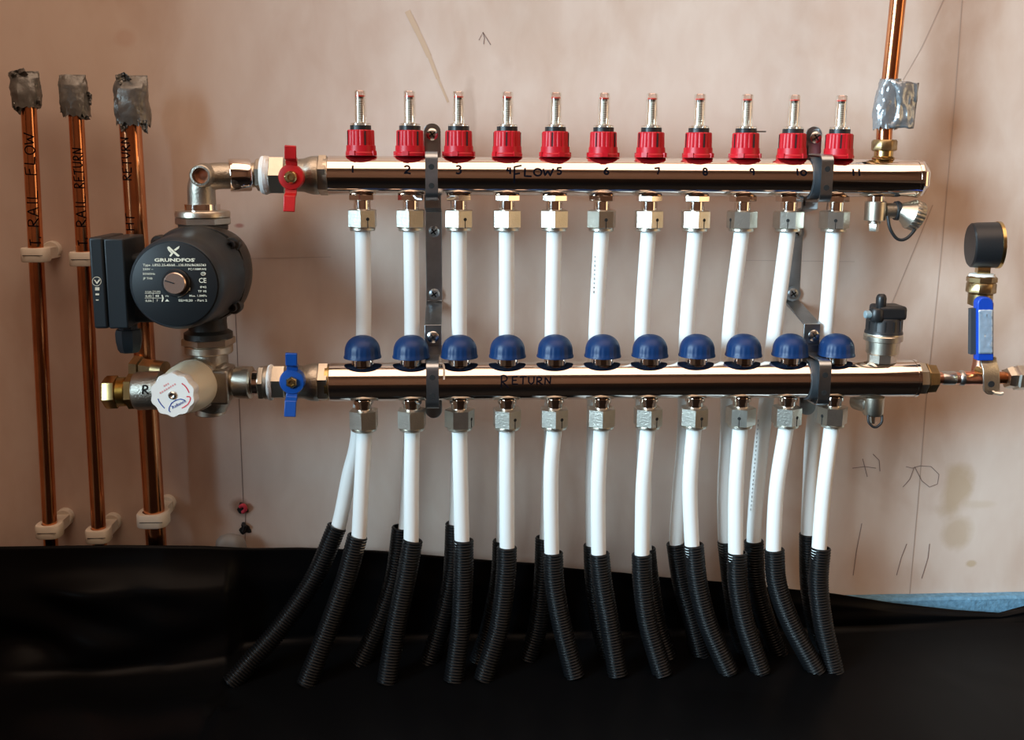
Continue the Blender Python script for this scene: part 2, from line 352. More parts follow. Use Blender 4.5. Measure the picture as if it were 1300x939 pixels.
# two unseen fill lamps added outside the view, housings and poles invented
for (pos, aim, w_, h_, nm, lab) in ((COOLFILL, COOLAIM, .72, 1.02, 'added_cool_lamp', 'added unseen cool fill lamp on a pole left of the pipework'), (WARMFILL, WARMAIM, .52, .92, 'added_warm_lamp', 'added unseen warm fill lamp on a pole right of the pipework')):
    d = (aim - pos).normalized(); sx_ = d.cross(Z_).normalized(); uz_ = sx_.cross(d)
    t = thing(nm, Vector((pos.x - d.x*.1, pos.y - d.y*.1, 0)), lab, 'lamp'); c = pos - d*.03
    vs = [pos - d*.004 + sx_*(a*w_/2) + uz_*(b*h_/2) for a, b in ((-1, -1), (1, -1), (1, 1), (-1, 1))] + [pos - d*.18 + sx_*(a*.06) + uz_*(b*.06) for a, b in ((-1, -1), (1, -1), (1, 1), (-1, 1))]
    obj('housing', MB().add(vs, [(0, 3, 2, 1), (4, 5, 6, 7)] + [(k, (k + 1) % 4, (k + 1) % 4 + 4, k + 4) for k in range(4)]), 'black', t)
    p_ = pos - d*.17; obj('pole', MB().cyl((p_.x, p_.y, 0), Z_, .012, p_.z - .03, .012, 16), 'black', t)
    obj('base', MB().cyl((p_.x, p_.y, 0), Z_, .006, .016, .14, 24), 'black', t)

# pencil work and marks on the plaster (children of the wall)
def wallfn(u, v): return Vector((u, -.0003, v))
def on_wall(px, py): q = P(px, py, 0); return (q.x, q.z)
def wall_mark(name, polys, wd, m):
    mb = MB()
    for poly in polys: ribbon(mb, [on_wall(*q) for q in poly], wallfn, wd, .01)
    obj(name, mb, m, wb)
wall_mark('pencil_line', [[(1222, -5), (1212, 130), (1197, 300), (1176, 505), (1165, 640), (1154, 762)]], .0011, 'faintpencil')
wall_mark('pencil_line', [[(1200, -5), (1170, 60), (1146, 102)], [(1184, 260), (1160, 318), (1128, 395)]], .0010, 'faintpencil')
wall_mark('pencil_line', [[(296, 330), (301, 440), (305, 540), (309, 640)], [(312, 650), (311, 690)]], .0009, 'pencil')
wall_mark('pencil_line', [[(925, 330), (1085, 332)]], .0005, 'faintpencil')
wall_mark('pencil_line', [[(318, 328), (420, 326)]], .0005, 'faintpencil')
wall_mark('pencil_mark', [[(1150, 592), (1158, 594), (1168, 591), (1182, 592), (1192, 602), (1190, 614), (1180, 618), (1170, 610), (1161, 592)], [(1160, 594), (1155, 608), (1146, 618)]], .0009, 'pencil')
wall_mark('pencil_mark', [[(1082, 594), (1098, 592), (1112, 594)], [(1095, 582), (1101, 605)], [(1108, 576), (1116, 584), (1117, 598)]], .0009, 'pencil')
wall_mark('pencil_mark', [[(1094, 664), (1087, 700), (1083, 730)]], .0010, 'pencil')
wall_mark('pencil_mark', [[(1151, 690), (1144, 708), (1138, 730)]], .0010, 'pencil')
wall_mark('pencil_mark', [[(1180, 690), (1178, 708), (1170, 734)]], .0010, 'pencil')
wall_mark('pencil_mark', [[(608, 51), (613, 41), (623, 57)], [(613, 41), (615, 48), (614, 56)]], .0009, 'pencil')
mb = MB()
for a, b, wd in (((517, 14), (530, 40), .006), ((530, 40), (545, 72), .0055), ((545, 72), (556, 100), .004), ((556, 100), (569, 130), .0025)): ribbon(mb, [on_wall(*a), on_wall(*b)], wallfn, wd, .05)
obj('ochre_streak', mb, 'streak', wb)

# torn hole with wire ends in the plaster, above the sheet
t = thing('wire_stub', P(308, 650, 0), 'red and black wire ends poking from a small torn hole in plaster', 'wire')
hb = MB()
for (px, py, r) in ((308, 645, .006), (311, 671, .0065)):
    c = P(px, py, 0); hb.lathe(c, (0, -1, 0), [(.0004, r), (.0016, r*.8), (.0012, 0)], 18, mod=lambda a, s: 1 + .22*math.sin(3*a + 1) + .15*math.sin(5*a))
obj('hole', hb, 'dark', t)
obj('wire', MB().tube(spline([P(305, 643, -.001), P(309, 641, -.006), P(312, 646, -.004), P(308, 650, -.002)], .002), .0022, 10), 'redprint', t)
obj('wire', MB().tube(spline([P(309, 664, -.001), P(311, 668, -.006), P(309, 674, -.002)], .002), .0018, 10), 'black', t)
# blue perimeter foam, standing against the wall
zfo = P(1250, 757, -.012).z
mb = MB(); n = 90; x0, x1 = -.62, 1.25
for i in range(n):
    a = x0 + (x1 - x0)*i/n; b = x0 + (x1 - x0)*(i + 1)/n
ring = []
vs, fs = [], []
for i in range(n + 1):
    x = x0 + (x1 - x0)*i/n; dz = .0015*noise.noise(Vector((x*14, 0, 3))); dy = .001*noise.noise(Vector((x*20, 5, 0)))
    vs += [(x, -.0005, .001), (x, -.0135 + dy, .001), (x, -.0135 + dy, zfo - .003 + dz), (x, -.011 + dy, zfo + dz), (x, -.0005, zfo + dz)]
    if i: fs += [tuple(5*(i - 1) + k_ for k_ in (k, (k + 1) % 5)) + tuple(5*i + k_ for k_ in ((k + 1) % 5, k)) for k in range(5)]
fs += [(0, 1, 2, 3, 4), tuple(5*n + k for k in (4, 3, 2, 1, 0))]
tag(obj('edge_insulation', mb.add(vs, fs), 'foam', at=(0, 0, 0)), 'blue foam edge insulation strip along the foot of the wall', 'foam strip')
# grey scrap sticking up behind the sheet
c = P(292, 690, -.020)
mb = MB().lathe(c, (0, 0, 1), [(-.03, .016), (-.005, .0155), (.004, .014), (.009, .010), (.0115, .004), (.012, 0)], 24, mod=lambda a, s: (1 + .12*math.sin(2*a + 1) + .08*math.sin(5*a)))
for v in mb.v: v.y = c.y + (v.y - c.y)*.7
tag(obj('plastic_scrap', mb, 'scrap', at=c), 'crumpled grey plastic scrap poking up behind the black sheet', 'plastic scrap')

# black polythene sheet: up the wall, over the floor
EDGE = [(-400, 694), (0, 693), (150, 691), (260, 692), (320, 695), (380, 694), (480, 698), (560, 705), (620, 710), (680, 714), (720, 720), (790, 726), (845, 732), (920, 738), (1000, 746.5), (1055, 752), (1100, 759), (1130, 764), (1210, 773), (1268, 777), (1285, 772), (1300, 768), (1360, 757), (1700, 740)]
def lerp(tab, x):
    for (a, b), (c, d) in zip(tab, tab[1:]):
        if x <= c: return b + (d - b)*max(0, min(1, (x - a)/(c - a)))
    return tab[-1][1]
DEP = [(-400, -.066), (215, -.066), (330, -.034), (400, -.028), (1100, -.028), (1140, -.026), (1700, -.026)]
vs, fs = [], []; cols = list(range(-128, 1700, 9)); NW, NF = 26, 44
for px in cols:
    yb = lerp(DEP, px); tpt = P(px, lerp(EDGE, px), yb)
    for k in range(NW + 1):
        s_ = k/NW; z = tpt.z*(1 - s_) + .016*s_
        nv = noise.noise(Vector((tpt.x*7 + s_*2.2, z*13, 1))) + .6*noise.noise(Vector((tpt.x*15 + z*16, z*26, 4)))
        am = (.030 if px < 300 else .0075)*min(1, s_*3)
        y = yb - .001 - am*(.5 + .5*nv)*min(1, 3*s_) - (.02*s_ if px < 300 else .004*s_)
        if px >= 300: y = max(y, -.046)
        vs.append((tpt.x, y, z))
    yl = vs[-1][1]
    for k in range(1, NF + 1):
        s_ = k/NF; y = yl - .012*k if k < 12 else yl - .132 - (k - 11)*(2.62/(NF - 11))
        nz_ = noise.noise(Vector((tpt.x*6, y*9, 2))) + .5*noise.noise(Vector((tpt.x*14 + y*10, y*16, 7)))
        z = max(.0015, .016*math.exp(-k/2.2) + .0016 + (.010 if px > 330 else .016)*max(0, nz_ - .1)*min(1, k/6))
        if px > 300 and y > -.16: z = min(z, .016*math.exp(-k/2.2) + .002)
        vs.append((tpt.x, y, z))
rows = NW + NF + 1
for i in range(len(cols) - 1):
    for k in range(rows - 1): a = i*rows + k; b = a + rows; fs.append((a, b, b + 1, a + 1))
sh = tag(obj('polythene_sheet', MB().add(vs, fs), 'sheet', at=(0, 0, 0), sharp=180), 'black polythene sheet lapped up the wall and spread over the floor', 'plastic sheet')
m_ = sh.modifiers.new('thickness', 'SOLIDIFY'); m_.thickness = .0004; m_.offset = 1

# ------------------------------------------------------------------ manifolds
RT = .0200
def axis_y(flow): return YF if flow else YR
def ax_pt(px, flow):        # point on a manifold axis under a pixel column
    y = axis_y(flow); z = ZF if flow else ZR; lo, hi = -.6, 1.2
    for _ in range(40):
        mid = (lo + hi)/2; d = Vector((mid, y, z)) - CAM
        if 650 + FPX*d.dot(rt)/d.dot(fw) < px: lo = mid
        else: hi = mid
    return Vector((lo, y, z))
def cylfn(y0, z0, r): return lambda u, v: Vector((u, y0 - r*math.cos(v/r), z0 + r*math.sin(v/r)))
fm = thing('flow_manifold', (.25, YF, ZF), 'polished nickel flow manifold with red flow meters, marked Flow in black', 'manifold')
xa, xb = ax_pt(417, 1).x, ax_pt(1160, 1).x
obj('tube', MB().cyl((0, YF, ZF), X_, xa, xb, RT, 64, .0008), 'chrome', fm)
obj('end_plug', MB().lathe((xb, YF, ZF), X_, [(0, .0185), (.001, .0196), (.006, .0196), (.010, .0175), (.0125, .013), (.013, 0)], 8, ph=R(22.5)).ring((xb, YF, ZF), X_, -.0005, .003, .0150, .0206, 48), 'chrome', fm)
obj('end_thread', MB().cyl((0, YF, ZF), X_, xa - .004, xa, .0188, 40), 'nickel', fm)
fn = cylfn(YF, ZF, RT + .00012)
for i, s_ in enumerate(('1', '2', '3', '4', '5', '6', '7', '8', '9', '10', '11')):
    xo = ax_pt((450, 519, 583, 646, 708, 767, 830, 890, 949, 1007, 1073)[i], 1).x
    hgt = .0085 if i in (1, 2) else .0075; wdt = strokes(s_)[1]*hgt
    wr = MB(); lettering(wr, s_, fn, xo - wdt/2 + (.002 if s_ == '11' else 0), .0028, hgt, .0019, sx=1.0 if i < 9 else 1.35)
    obj('marker_digit', wr, 'ink', fm)
wr = MB(); lettering(wr, 'F', fn, ax_pt(650, 1).x, -.0075, .019, .0018, sx=.62)
lettering(wr, 'LOW', fn, ax_pt(663, 1).x, .0005, .0088, .0019, sx=1.25)
obj('marker_writing', wr, 'ink', fm)
rm = thing('return_manifold', (.25, YR, ZR), 'polished nickel return manifold with blue domed caps, marked Return in black', 'manifold')
xa2, xb2 = ax_pt(419, 0).x, ax_pt(1158, 0).x
obj('tube', MB().cyl((0, YR, ZR), X_, xa2, xb2, RT, 64, .0008), 'chrome', rm)
obj('end_thread', MB().cyl((0, YR, ZR), X_, xa2 - .004, xa2, .0188, 40), 'brass', rm)
obj('end_rim', MB().ring((0, YR, ZR), X_, xb2 - .001, xb2 + .002, .015, .0206, 48), 'chrome', rm)
wr = MB(); fn = cylfn(YR, ZR, RT + .00012)
lettering(wr, 'R', fn, ax_pt(634, 0).x, -.002, .0135, .0015, sx=.85)
lettering(wr, 'ETURN', fn, ax_pt(648, 0).x, .0005, .0082, .0015, sx=1.12)
obj('marker_writing', wr, 'ink', rm)
# a dry thread of sealant hanging on the return tube beside the bracket
obj('sealant_thread', MB().tube(spline([Vector((ax_pt(556, 0).x, YR - .004, ZR + RT)), Vector((ax_pt(562, 0).x, YR - .006, ZR + .0198)), Vector((ax_pt(564, 0).x, YR - .0125, ZR + .017)), Vector((ax_pt(564, 0).x, YR - .0196, ZR + .006))], .002), .0011, 8), 'ptfe', rm)

def star(n, depth, phase=0, slots=()):
    def f(a, t):
        k = 1 - depth*(.5 + .5*math.cos(n*a + phase))**3
        return k
    return f
# flow meter (built once, origin on the manifold's axis)
RIB = lambda a, t: (1 - .055*(max(0, math.cos(16*a))**2)) if .0300 < t < .0462 else 1
def ribcap():
    mb = MB()
    mb.lathe((0, 0, 0), Z_, [(.0195, .0125), (.0197, .0158), (.0225, .0160), (.0235, .0152), (.0300, .0149), (.0301, .0141), (.0455, .0138), (.0466, .0130), (.0466, 0)], 96, mod=RIB)
    return mb.mesh('flow_meter', sharp=30)
me_cap = ribcap()
mb = MB()
for k in range(4):
    a = R(90*k - 88); d = Vector((math.cos(a), math.sin(a), 0)); mb.box(d*.01395 + Z_*.0375, (.0008, .0012, .0155), (d, Z_.cross(d), Z_))
me_slot = mb.mesh('slot')
me_tab = MB()
for k in range(4):
    a = R(90*k + 40); d = Vector((math.cos(a), math.sin(a), 0)); me_tab.box(d*.0155 + Z_*.0222, (.0028, .006, .0045), (d, Z_.cross(d), Z_))
me_tab = me_tab.mesh('grip_tab')
me_col = MB().lathe((0, 0, 0), Z_, [(.0464, .0108), (.0515, .0108), (.0515, 0)], 40, mod=lambda a, t: 1 + .012*math.cos(30*a)).mesh('collar')
mb = MB(); mb.lathe((0, 0, 0), Z_, [(.0515, .0104), (.0535, .0104), (.0540, .0098), (.0541, .0064)], 40); mb.f.pop(); me_ring = mb.mesh('clear_base')
mb = MB(); mb.lathe((0, 0, 0), Z_, [(.0541, .0062), (.0872, .0060), (.0884, .0054), (.0888, .0035), (.0888, 0)], 40); mb.f = [f for f in mb.f if len(f) < 30]; me_glass = mb.mesh('sight_glass')
mb = MB().lathe((0, 0, 0), Z_, [(.0525, .0030), (.0545, .0040), (.0555, .0022), (.0795, .0022), (.0802, .0034), (.0818, .0034), (.0818, 0)], 20)
me_rod = mb.mesh('scale_rod')
mb = MB()
for k in range(9): mb.box((0, -.0024, .0585 + k*.0023), (.0040, .0004, .0004))
me_tick = mb.mesh('scale_marks')
me_ind = MB().cyl((0, 0, 0), Z_, .0820, .0834, .0050, 24).mesh('indicator')
me_blk = MB().cyl((0, 0, 0), Z_, .0800, .0820, .0034, 24).mesh('plunger')
for me in (me_cap, me_slot, me_tab, me_col, me_ring, me_glass, me_rod, me_tick, me_ind, me_blk):     # trim to the meters' measured height
    for v in me.vertices:
        if v.co.z > .030: v.co.z = .030 + (v.co.z - .030)*.935
def nutset(flow):
    if flow: zc, zn, z1, z2, z3 = -.0190, -.0252, -.0342, -.0530, -.0565
    else: zc, zn, z1, z2, z3 = -.0190, -.0190, -.0290, -.0490, -.0522
    D = Vector((0, 0, -1))
    nut = MB().lathe((0, 0, 0), D, [(-z1, .0128), (-z1 + .0012, .0158), (-z2 - .0008, .0158), (-z2, .0148)], 6).cyl((0, 0, 0), D, -z2 - .0002, -z3, .0132, 36, .0008).mesh('outlet_nut')
    nk = MB().cyl((0, 0, 0), D, -zn - .0002, -z1 + .0003, .0088, 32)
    if flow: nk.hexn((0, 0, 0), D, -zc, -zn, .0142, R(0), .0006)
    else: nk.cyl((0, 0, 0), D, -zc, -zc + .004, .0105, 32)
    nk = nk.mesh('outlet_neck')
    zm = (z1 + z2)/2 - .0005; r = .0158*math.cos(R(30))
    sl = MB().cyl((0, 0, zm), X_, r - .001, r + .0003, .0018, 12).box((r + .0001, 0, (zm + z2)/2), (.0005, .0007, zm - z2)).mesh('slot')
    return nut, nk, sl
NUTF, NUTR = nutset(True), nutset(False)
def sub(name, me, m, parent, loc=(0, 0, 0), rz=0):
    if not me.materials: me.materials.append(M[m])
    o = bpy.data.objects.new(name, me); C.objects.link(o); o.parent = parent; o.location = loc; o.rotation_euler = (0, 0, rz); return o
# slot directions: degrees from +x, seen from above; camera looks along +y
SLF = [-62, None, -62, None, None, -78, -60, -62, -165, -110, -105]; SLR = [None, None, -25, -55, -60, None, -58, -70, -112, -57, -160]
NRF = [0, 0, 0, 0, 0, 20, 0, 0, 8, 0, 4]
for i in range(11):
    x = .05*i - .25
    fmr = sub('flow_meter', me_cap, 'red', fm, (x, 0, .0005), R(random.uniform(0, 90)))
    for nm, me, m in (('slot', me_slot, 'dark'), ('grip_tab', me_tab, 'red'), ('collar', me_col, 'black'), ('clear_base', me_ring, 'acrylic'), ('sight_glass', me_glass, 'acrylic'), ('scale_rod', me_rod, 'scale'), ('plunger', me_blk, 'black'), ('indicator', me_ind, 'indicator')): sub(nm, me, m, fmr)
    tk = sub('scale_marks', me_tick, 'ink', fmr); tk.rotation_euler.z = -fmr.rotation_euler.z + R(12)
    for (mani, NS, SL, z0) in ((fm, NUTF, SLF, 0), (rm, NUTR, SLR, 1)):
        a = SL[i]; base = R(a) if a is not None else R(-60 + random.uniform(-6, 6))
        nt_ = sub('outlet_nut', NS[0], 'nutnickel', mani, (x, 0, 0), base + R(30))
        nk_ = sub('outlet_neck', NS[1], 'chrome', nt_)
        if a is not None: sub('slot', NS[2], 'dark', nt_, (0, 0, 0), R(-30))
# one stray sliver of black plastic on flow meter nine
obj('cable_tie_end', MB().box((ax_pt(962, 1).x, YF - .004, ZF + .0475), (.010, .0015, .0012)), 'black', fm)
# blue domed caps
def domecap():
    prof = [(.0258, .0176), (.0259, .0194), (.0274, .0193), (.0285, .0187), (.0318, .0184)]
    for k in range(1, 13):
        a = k/12*math.pi/2; prof.append((.0325 + .0165*math.sin(a), .0183*math.cos(a)**.85 if k < 12 else 0))
    return MB().lathe((0, 0, 0), Z_, prof, 96, mod=lambda a, t: 1 - (.022*max(0, math.cos(22*a))**2 if .0280 < t < .0370 else 0)).mesh('blue_cap', sharp=60)
me_dome = domecap(); me_nk = MB().cyl((0, 0, 0), Z_, .0180, .0265, .0115, 36).mesh('valve_neck')
for i in range(11):
    dc = sub('blue_cap', me_dome, 'blue', rm, (.05*i - .25, 0, 0), R(random.uniform(0, 40))); sub('valve_neck', me_nk, 'chrome', dc)

# ------------------------------------------------------------------ wall brackets carrying the manifolds
def screw_head(mb, dk, c, r, n=Vector((0, -1, 0))):
    mb.lathe(c, n, [(0, r), (.0012, r), (.0022, r*.75), (.0027, r*.35), (.0028, 0)], 24)
    a = R(35)
    for k in (a, a + math.pi/2):
        u = Vector((math.cos(k), 0, math.sin(k))); dk.box(Vector(c) + n*.0024, (r*1.2, .0012, r*.24), (u, n, u.cross(n)))
def bracket(px, label, lin):
    xc = ax_pt(px, 1).x; W = .0178; zz = lambda py: P(px, py, -.03).z
    t = thing('manifold_bracket', (xc, 0, ZF - .15), label, 'bracket', 'manifold wall brackets')
    yf, yr = YF + RT + .0006, YR + RT + .0006          # plates just behind each tube
    ztop, z1, z2 = ZF + .0455, ZF - .034, ZF - .040
    z3, z4 = ZF - .139, ZF - .155
    bar = [(yf, ztop), (yf, z1), (-.0004, z2), (-.0004, z3), (yr, z4), (yr, ZR - .036)]
    obj('plate', MB().strip([Vector((xc, y, z)) for y, z in bar], X_*W, -.0022).cyl((xc, yf - .0001, ztop), -Y_, -.002, 0.0002, W/2, 32).cyl((xc, yr - .0001, ZR - .036), -Y_, -.002, .0002, W/2, 32), 'steel', t, bevel=.0004)
    for flow in (1, 0):
        y0, z0 = (YF, ZF) if flow else (YR, ZR); yp = yf if flow else yr; w_ = .0125
        pts = [Vector((xc, yp - .003, z0 + .034)), Vector((xc, yp - .003, z0 + RT + .0040))]
        RS = RT + .0030
        for (cz, a0, a1) in ((RS - .007, 90, 0), (-RS + .007, 0, -90)):
            for k in range(6):
                a = R(a0 + (a1 - a0)*k/5); pts.append(Vector((xc, y0 - RS + .007 - .007*math.cos(a), z0 + cz + .007*math.sin(a))))
        pts += [Vector((xc, yp - .003, z0 - RT - .0040)), Vector((xc, yp - .003, z0 - RT - .011))]
        cl = obj('clamp_strap', MB().strip(pts, X_*w_, .0016), 'steel', t)
        ln = MB(); pl = []
        for k in range(0, 15):
            a = R(90 - 180*k/14); pl.append(Vector((xc, y0 - (RT + .0004)*math.cos(a), z0 + (RT + .0004)*math.sin(a))))
        obj('liner', ln.strip([q - X_*lin for q in pl], X_*(w_ - .001), .0018), 'darksteel', t)
        hb = MB()
        for dz in (.0095, -.0095): hb.cyl(Vector((xc, y0 - RT - .0046, z0 + dz)), -Y_, -.0008, .0002, .0029, 16)
        h = obj('hole', hb, 'dark', t)
        h.parent = cl
        s1, s2 = MB(), MB(); screw_head(s1, s2, Vector((xc, yp - .0055, z0 + .0425)) if flow else Vector((xc, yr - .0055, z0 + .0445)), .0062)
        s_ = obj('screw', s1, 'screw', t); d_ = obj('cross_slot', s2, 'dark', t); d_.parent = s_
    for z in (ZF - .0615, ZF - .131):
        s1, s2 = MB(), MB(); c = Vector((xc, -.0030, z)); s1.ring(c, -Y_, 0, .0012, .005, .0088, 28); screw_head(s1, s2, c - Y_*.0004, .0062)
        s_ = obj('wall_screw', s1, 'steel', t); d_ = obj('cross_slot', s2, 'dark', t); d_.parent = s_
bracket(548.5, 'zinc steel bracket between the second and third flow meters, seen straight on', 0)
bracket(1039, 'zinc steel bracket beside the last flow meter, its side showing', .0065)

# ------------------------------------------------------------------ white pipes and black conduits
RN = [460.7, 521.6, 581.8, 640.6, 700.8, 762.4, 820.9, 877.9, 937, 996.3, 1055.7]
FRONT = [  # mid pixel, mouth pixel of the white pipe, then the conduit's centre line
    ((459.6, 605), (455.4, 684), [(454, 680), (440, 732), (418, 794), (397, 848)]),
    ((522.4, 605), (522, 687), [(524, 685), (516, 732), (503, 794), (494, 848)]),
    ((584.6, 605), (586.5, 686), [(588.5, 685), (588, 732), (585, 794), (578, 848)]),
    ((643.5, 605), (643.8, 695), [(643.5, 694), (642, 732), (634, 794), (618, 848)]),
    ((699.5, 605), (700.5, 701), [(702, 701), (704, 741), (713, 792), (727, 848)]),
    ((759.5, 620), (760, 702), [(761, 702), (765, 741), (774, 792), (783, 848)]),
    ((816.5, 620), (815, 705), [(814.5, 703), (816, 741), (823, 792), (839, 848)]),
    ((876, 615), (878.5, 690), [(880.5, 691), (886, 741), (899, 792), (923, 848)]),
    ((934.5, 620), (933.8, 700), [(936, 701), (936.5, 741), (946, 792), (964.5, 848)]),
    ((986, 620), (982, 696), [(983, 697), (986.5, 741), (1004.5, 792), (1034.6, 848)]),
    ((1046, 620), (1040, 694), [(1042, 695), (1039, 741), (1045, 792), (1058, 848)])]
FM = [461.4, 523, 583, 643, 701, 756.5, 815, 871.5, 926, 983, 1047.5]          # under the domes, y = 425
BACK = [
    ((455, 548), (443, 604), (429, 670), [(428, 668), (400, 732), (358, 794), (315, 843)]),
    ((522, 548), (519, 604), (515, 670), [(510, 669), (501, 732), (480, 794), (455, 848)]),
    ((582, 548), (581, 604), (579, 666), [(578, 664), (574, 732), (560, 794), (543, 848)]),
    ((642, 548), (640, 604), (639, 686), [(638, 686), (635, 732), (623, 794), (605, 848)]),
    ((700, 548), (697, 604), (694, 684), [(692, 682), (690, 732), (683, 794), (668, 846)]),
    ((754, 548), (752, 621), (753, 694), [(753, 691), (755, 741), (762, 792), (776, 848)]),
    ((817, 548), (818, 621), (818, 692), [(820, 696), (825, 741), (834, 792), (852, 848)]),
    ((869, 548), (863, 621), (859, 689), [(858, 689), (866, 741), (880, 792), (894, 848)]),
    ((923.5, 548), (920, 621), (921, 685), [(923, 686), (929, 741), (937, 792), (955, 848)]),
    ((968.5, 548), (961, 621), (957, 682), [(957, 686), (960, 741), (974, 792), (997, 848)]),
    ((1032, 548), (1028, 621), (1026, 680), [(1027, 677), (1028, 741), (1036, 792), (1052, 848)])]
RP, RC = .0081, .0111
def conduit(pix, yds, lab, grp):
    pts = [P(q[0], q[1], y) for q, y in zip(pix, yds)]
    d = pts[-1] - pts[-2]; d.z = min(d.z, -.01)
    if pts[-1].z > .003: pts.append(pts[-1] + d*((pts[-1].z - .002)/-d.z))
    else:
        while len(pts) > 2 and pts[-2].z < .003: pts.pop()
        a, b = pts[-2], pts[-1]; pts[-1] = a + (b - a)*((a.z - .002)/(a.z - b.z))
    pit = .0031; path = spline(pts, pit/6)
    prof = (RC - .0018, RC - .0007, RC, RC, RC - .0007, RC - .0018)
    inner = path[0:40:6]
    mb = MB().tube(path, lambda i: prof[i % 6], 20, caps=False)
    mb.tube(inner, RC - .0023, 20, caps=False)
    n = 20; o2 = len(path)*n                                   # close the cut mouth between outer and inner skin
    t = (path[1] - path[0]).normalized(); mb.ring(path[0], t, -.0002, .0006, RC - .0024, RC - .0008, 24)
    base = path[0]
    return tag(obj('corrugated_conduit', mb, 'conduit', at=base, sharp=70), lab, 'conduit', grp), path
for i in range(11):
    mid, mouth, con = FRONT[i]
    nm = ORD[i]
    yd = [YR - .001, YR - .004, YR - .010, YR - .020]
    side = 'left' if i < 4 else 'right'
    conduit(con, yd, f'black corrugated conduit, front row, around the {nm} white return pipe from the left', 'front row of conduits')
    c0, c1 = P(*con[0], yd[0]), P(*con[1], yd[1])
    m0 = P(*mouth, YR - .001); dn = (c1 - c0)*.7
    path = spline([Vector((.05*i, YR, ZR - .046)), Vector((.05*i, YR, ZR - .056)), P(*mid, YR - .0005), m0, m0 + dn*.5 + (c0 - m0)*.3, c0 + dn], .004)
    o = tag(obj('return_pipe', MB().tube(path, RP, 24), 'white', at=path[0]), f'white plastic pipe in front, below the {nm} blue cap from the left', 'pipe', 'white return pipes')
    b0, b1, b2, con = BACK[i]
    yd = [YF + .001, YF - .001, YF - .006, YF - .014]
    if i == 0: yd = [YF + .001, YF - .006, YF - .022, YF - .040]
    conduit(con, yd, f'black corrugated conduit, rear row, around the white flow pipe from the {nm} outlet', 'rear row of conduits')
    c0, c1 = P(*con[0], yd[0]), P(*con[1], yd[1]); m0 = P(*b2, YF + .001); dn = (c1 - c0)*.6
    path = spline([Vector((.05*i, YF, ZF - .050)), Vector((.05*i, YF, ZF - .060)), P(FM[i], 425, YF + .003), P(*b0, YF + .004), P(*b1, YF + .003), m0, c0 + dn], .004)
    o = tag(obj('flow_pipe', MB().tube(path, RP, 24), 'white', at=path[0]), f'white plastic pipe below the {nm} red flow meter, passing behind the return manifold', 'pipe', 'white flow pipes')
    if i in (5, 9):      # grey print line on two pipes
        a, b = ((749.5, 322), (752, 372)) if i == 5 else ((951, 650), (964, 525))
        ll = MB(); yy = YF - .0082 + .003
        A, B = (P(753.5, 372, yy), P(755.5, 322, yy)) if i == 5 else (P(953, 648, yy), P(963, 530, yy))
        for k in range(9 if i == 5 else 22):
            q = A + (B - A)*((k + .3)/(9 if i == 5 else 22)); ll.box(q, (.0010, .0006, .0018 if k % 3 else .0026))
        obj('printed_line', ll, 'greyprint', o)

# ------------------------------------------------------------------ copper pipes on the left, their clips and tape caps
def tape_cap(parent, base_pts, m, seed, top_flat, flap=None, n=44):
    # crumpled tape sleeve over a pipe end: rings of (centre, half width x, half depth y); the top pinched flat
    rnd = random.Random(seed); mb = MB(); vs = []; fs = []; rows = 30
    for k in range(rows):
        s = k/(rows - 1)
        f = s*(len(base_pts) - 1); i = min(int(f), len(base_pts) - 2); u = f - i
        (c0, a0, b0), (c1, a1, b1) = base_pts[i], base_pts[i + 1]
        c = c0 + (c1 - c0)*u; a = a0 + (a1 - a0)*u; b = b0 + (b1 - b0)*u
        for q in range(n):
            t_ = 2*math.pi*q/n; d = Vector((math.cos(t_), math.sin(t_), 0))
            w1 = noise.noise(Vector((d.x*2.2 + seed, d.y*2.2, s*3.5))); w2 = noise.noise(Vector((d.x*5 + seed, d.y*5, s*9)))
            w3 = abs(noise.noise(Vector((d.x*3 + seed, d.y*3 + s*1.2, s*2.2 + 4)))); g = 1 + .11*w1 + .07*abs(w2) + .16*w3
            ex = .72                                    # squared-off section
            px = math.copysign(abs(d.x)**ex, d.x)*a*g; py = math.copysign(abs(d.y)**ex, d.y)*b*g
            dz = 0
            if k == 0: dz = -.0045*noise.noise(Vector((q*.55, seed, 0))) - .0015*(q % 3 == 0)
            if k == rows - 1: dz = .0025*noise.noise(Vector((q*.5, seed, 5)))
            vs.append(c + Vector((px, py, dz)))
    for k in range(rows - 1):
        for q in range(n): a = k*n + q; b = k*n + (q + 1) % n; fs.append((a, b, b + n, a + n))
    vs.append(base_pts[-1][0] + Vector((0, 0, .001))); fs += [((rows - 1)*n + q, (rows - 1)*n + (q + 1) % n, len(vs) - 1) for q in range(n)]
    mb.add(vs, fs)
    o = obj('tape_wrap', mb, m, parent, sharp=24)
    if flap: flaps(o, flap, m, seed)
    return o
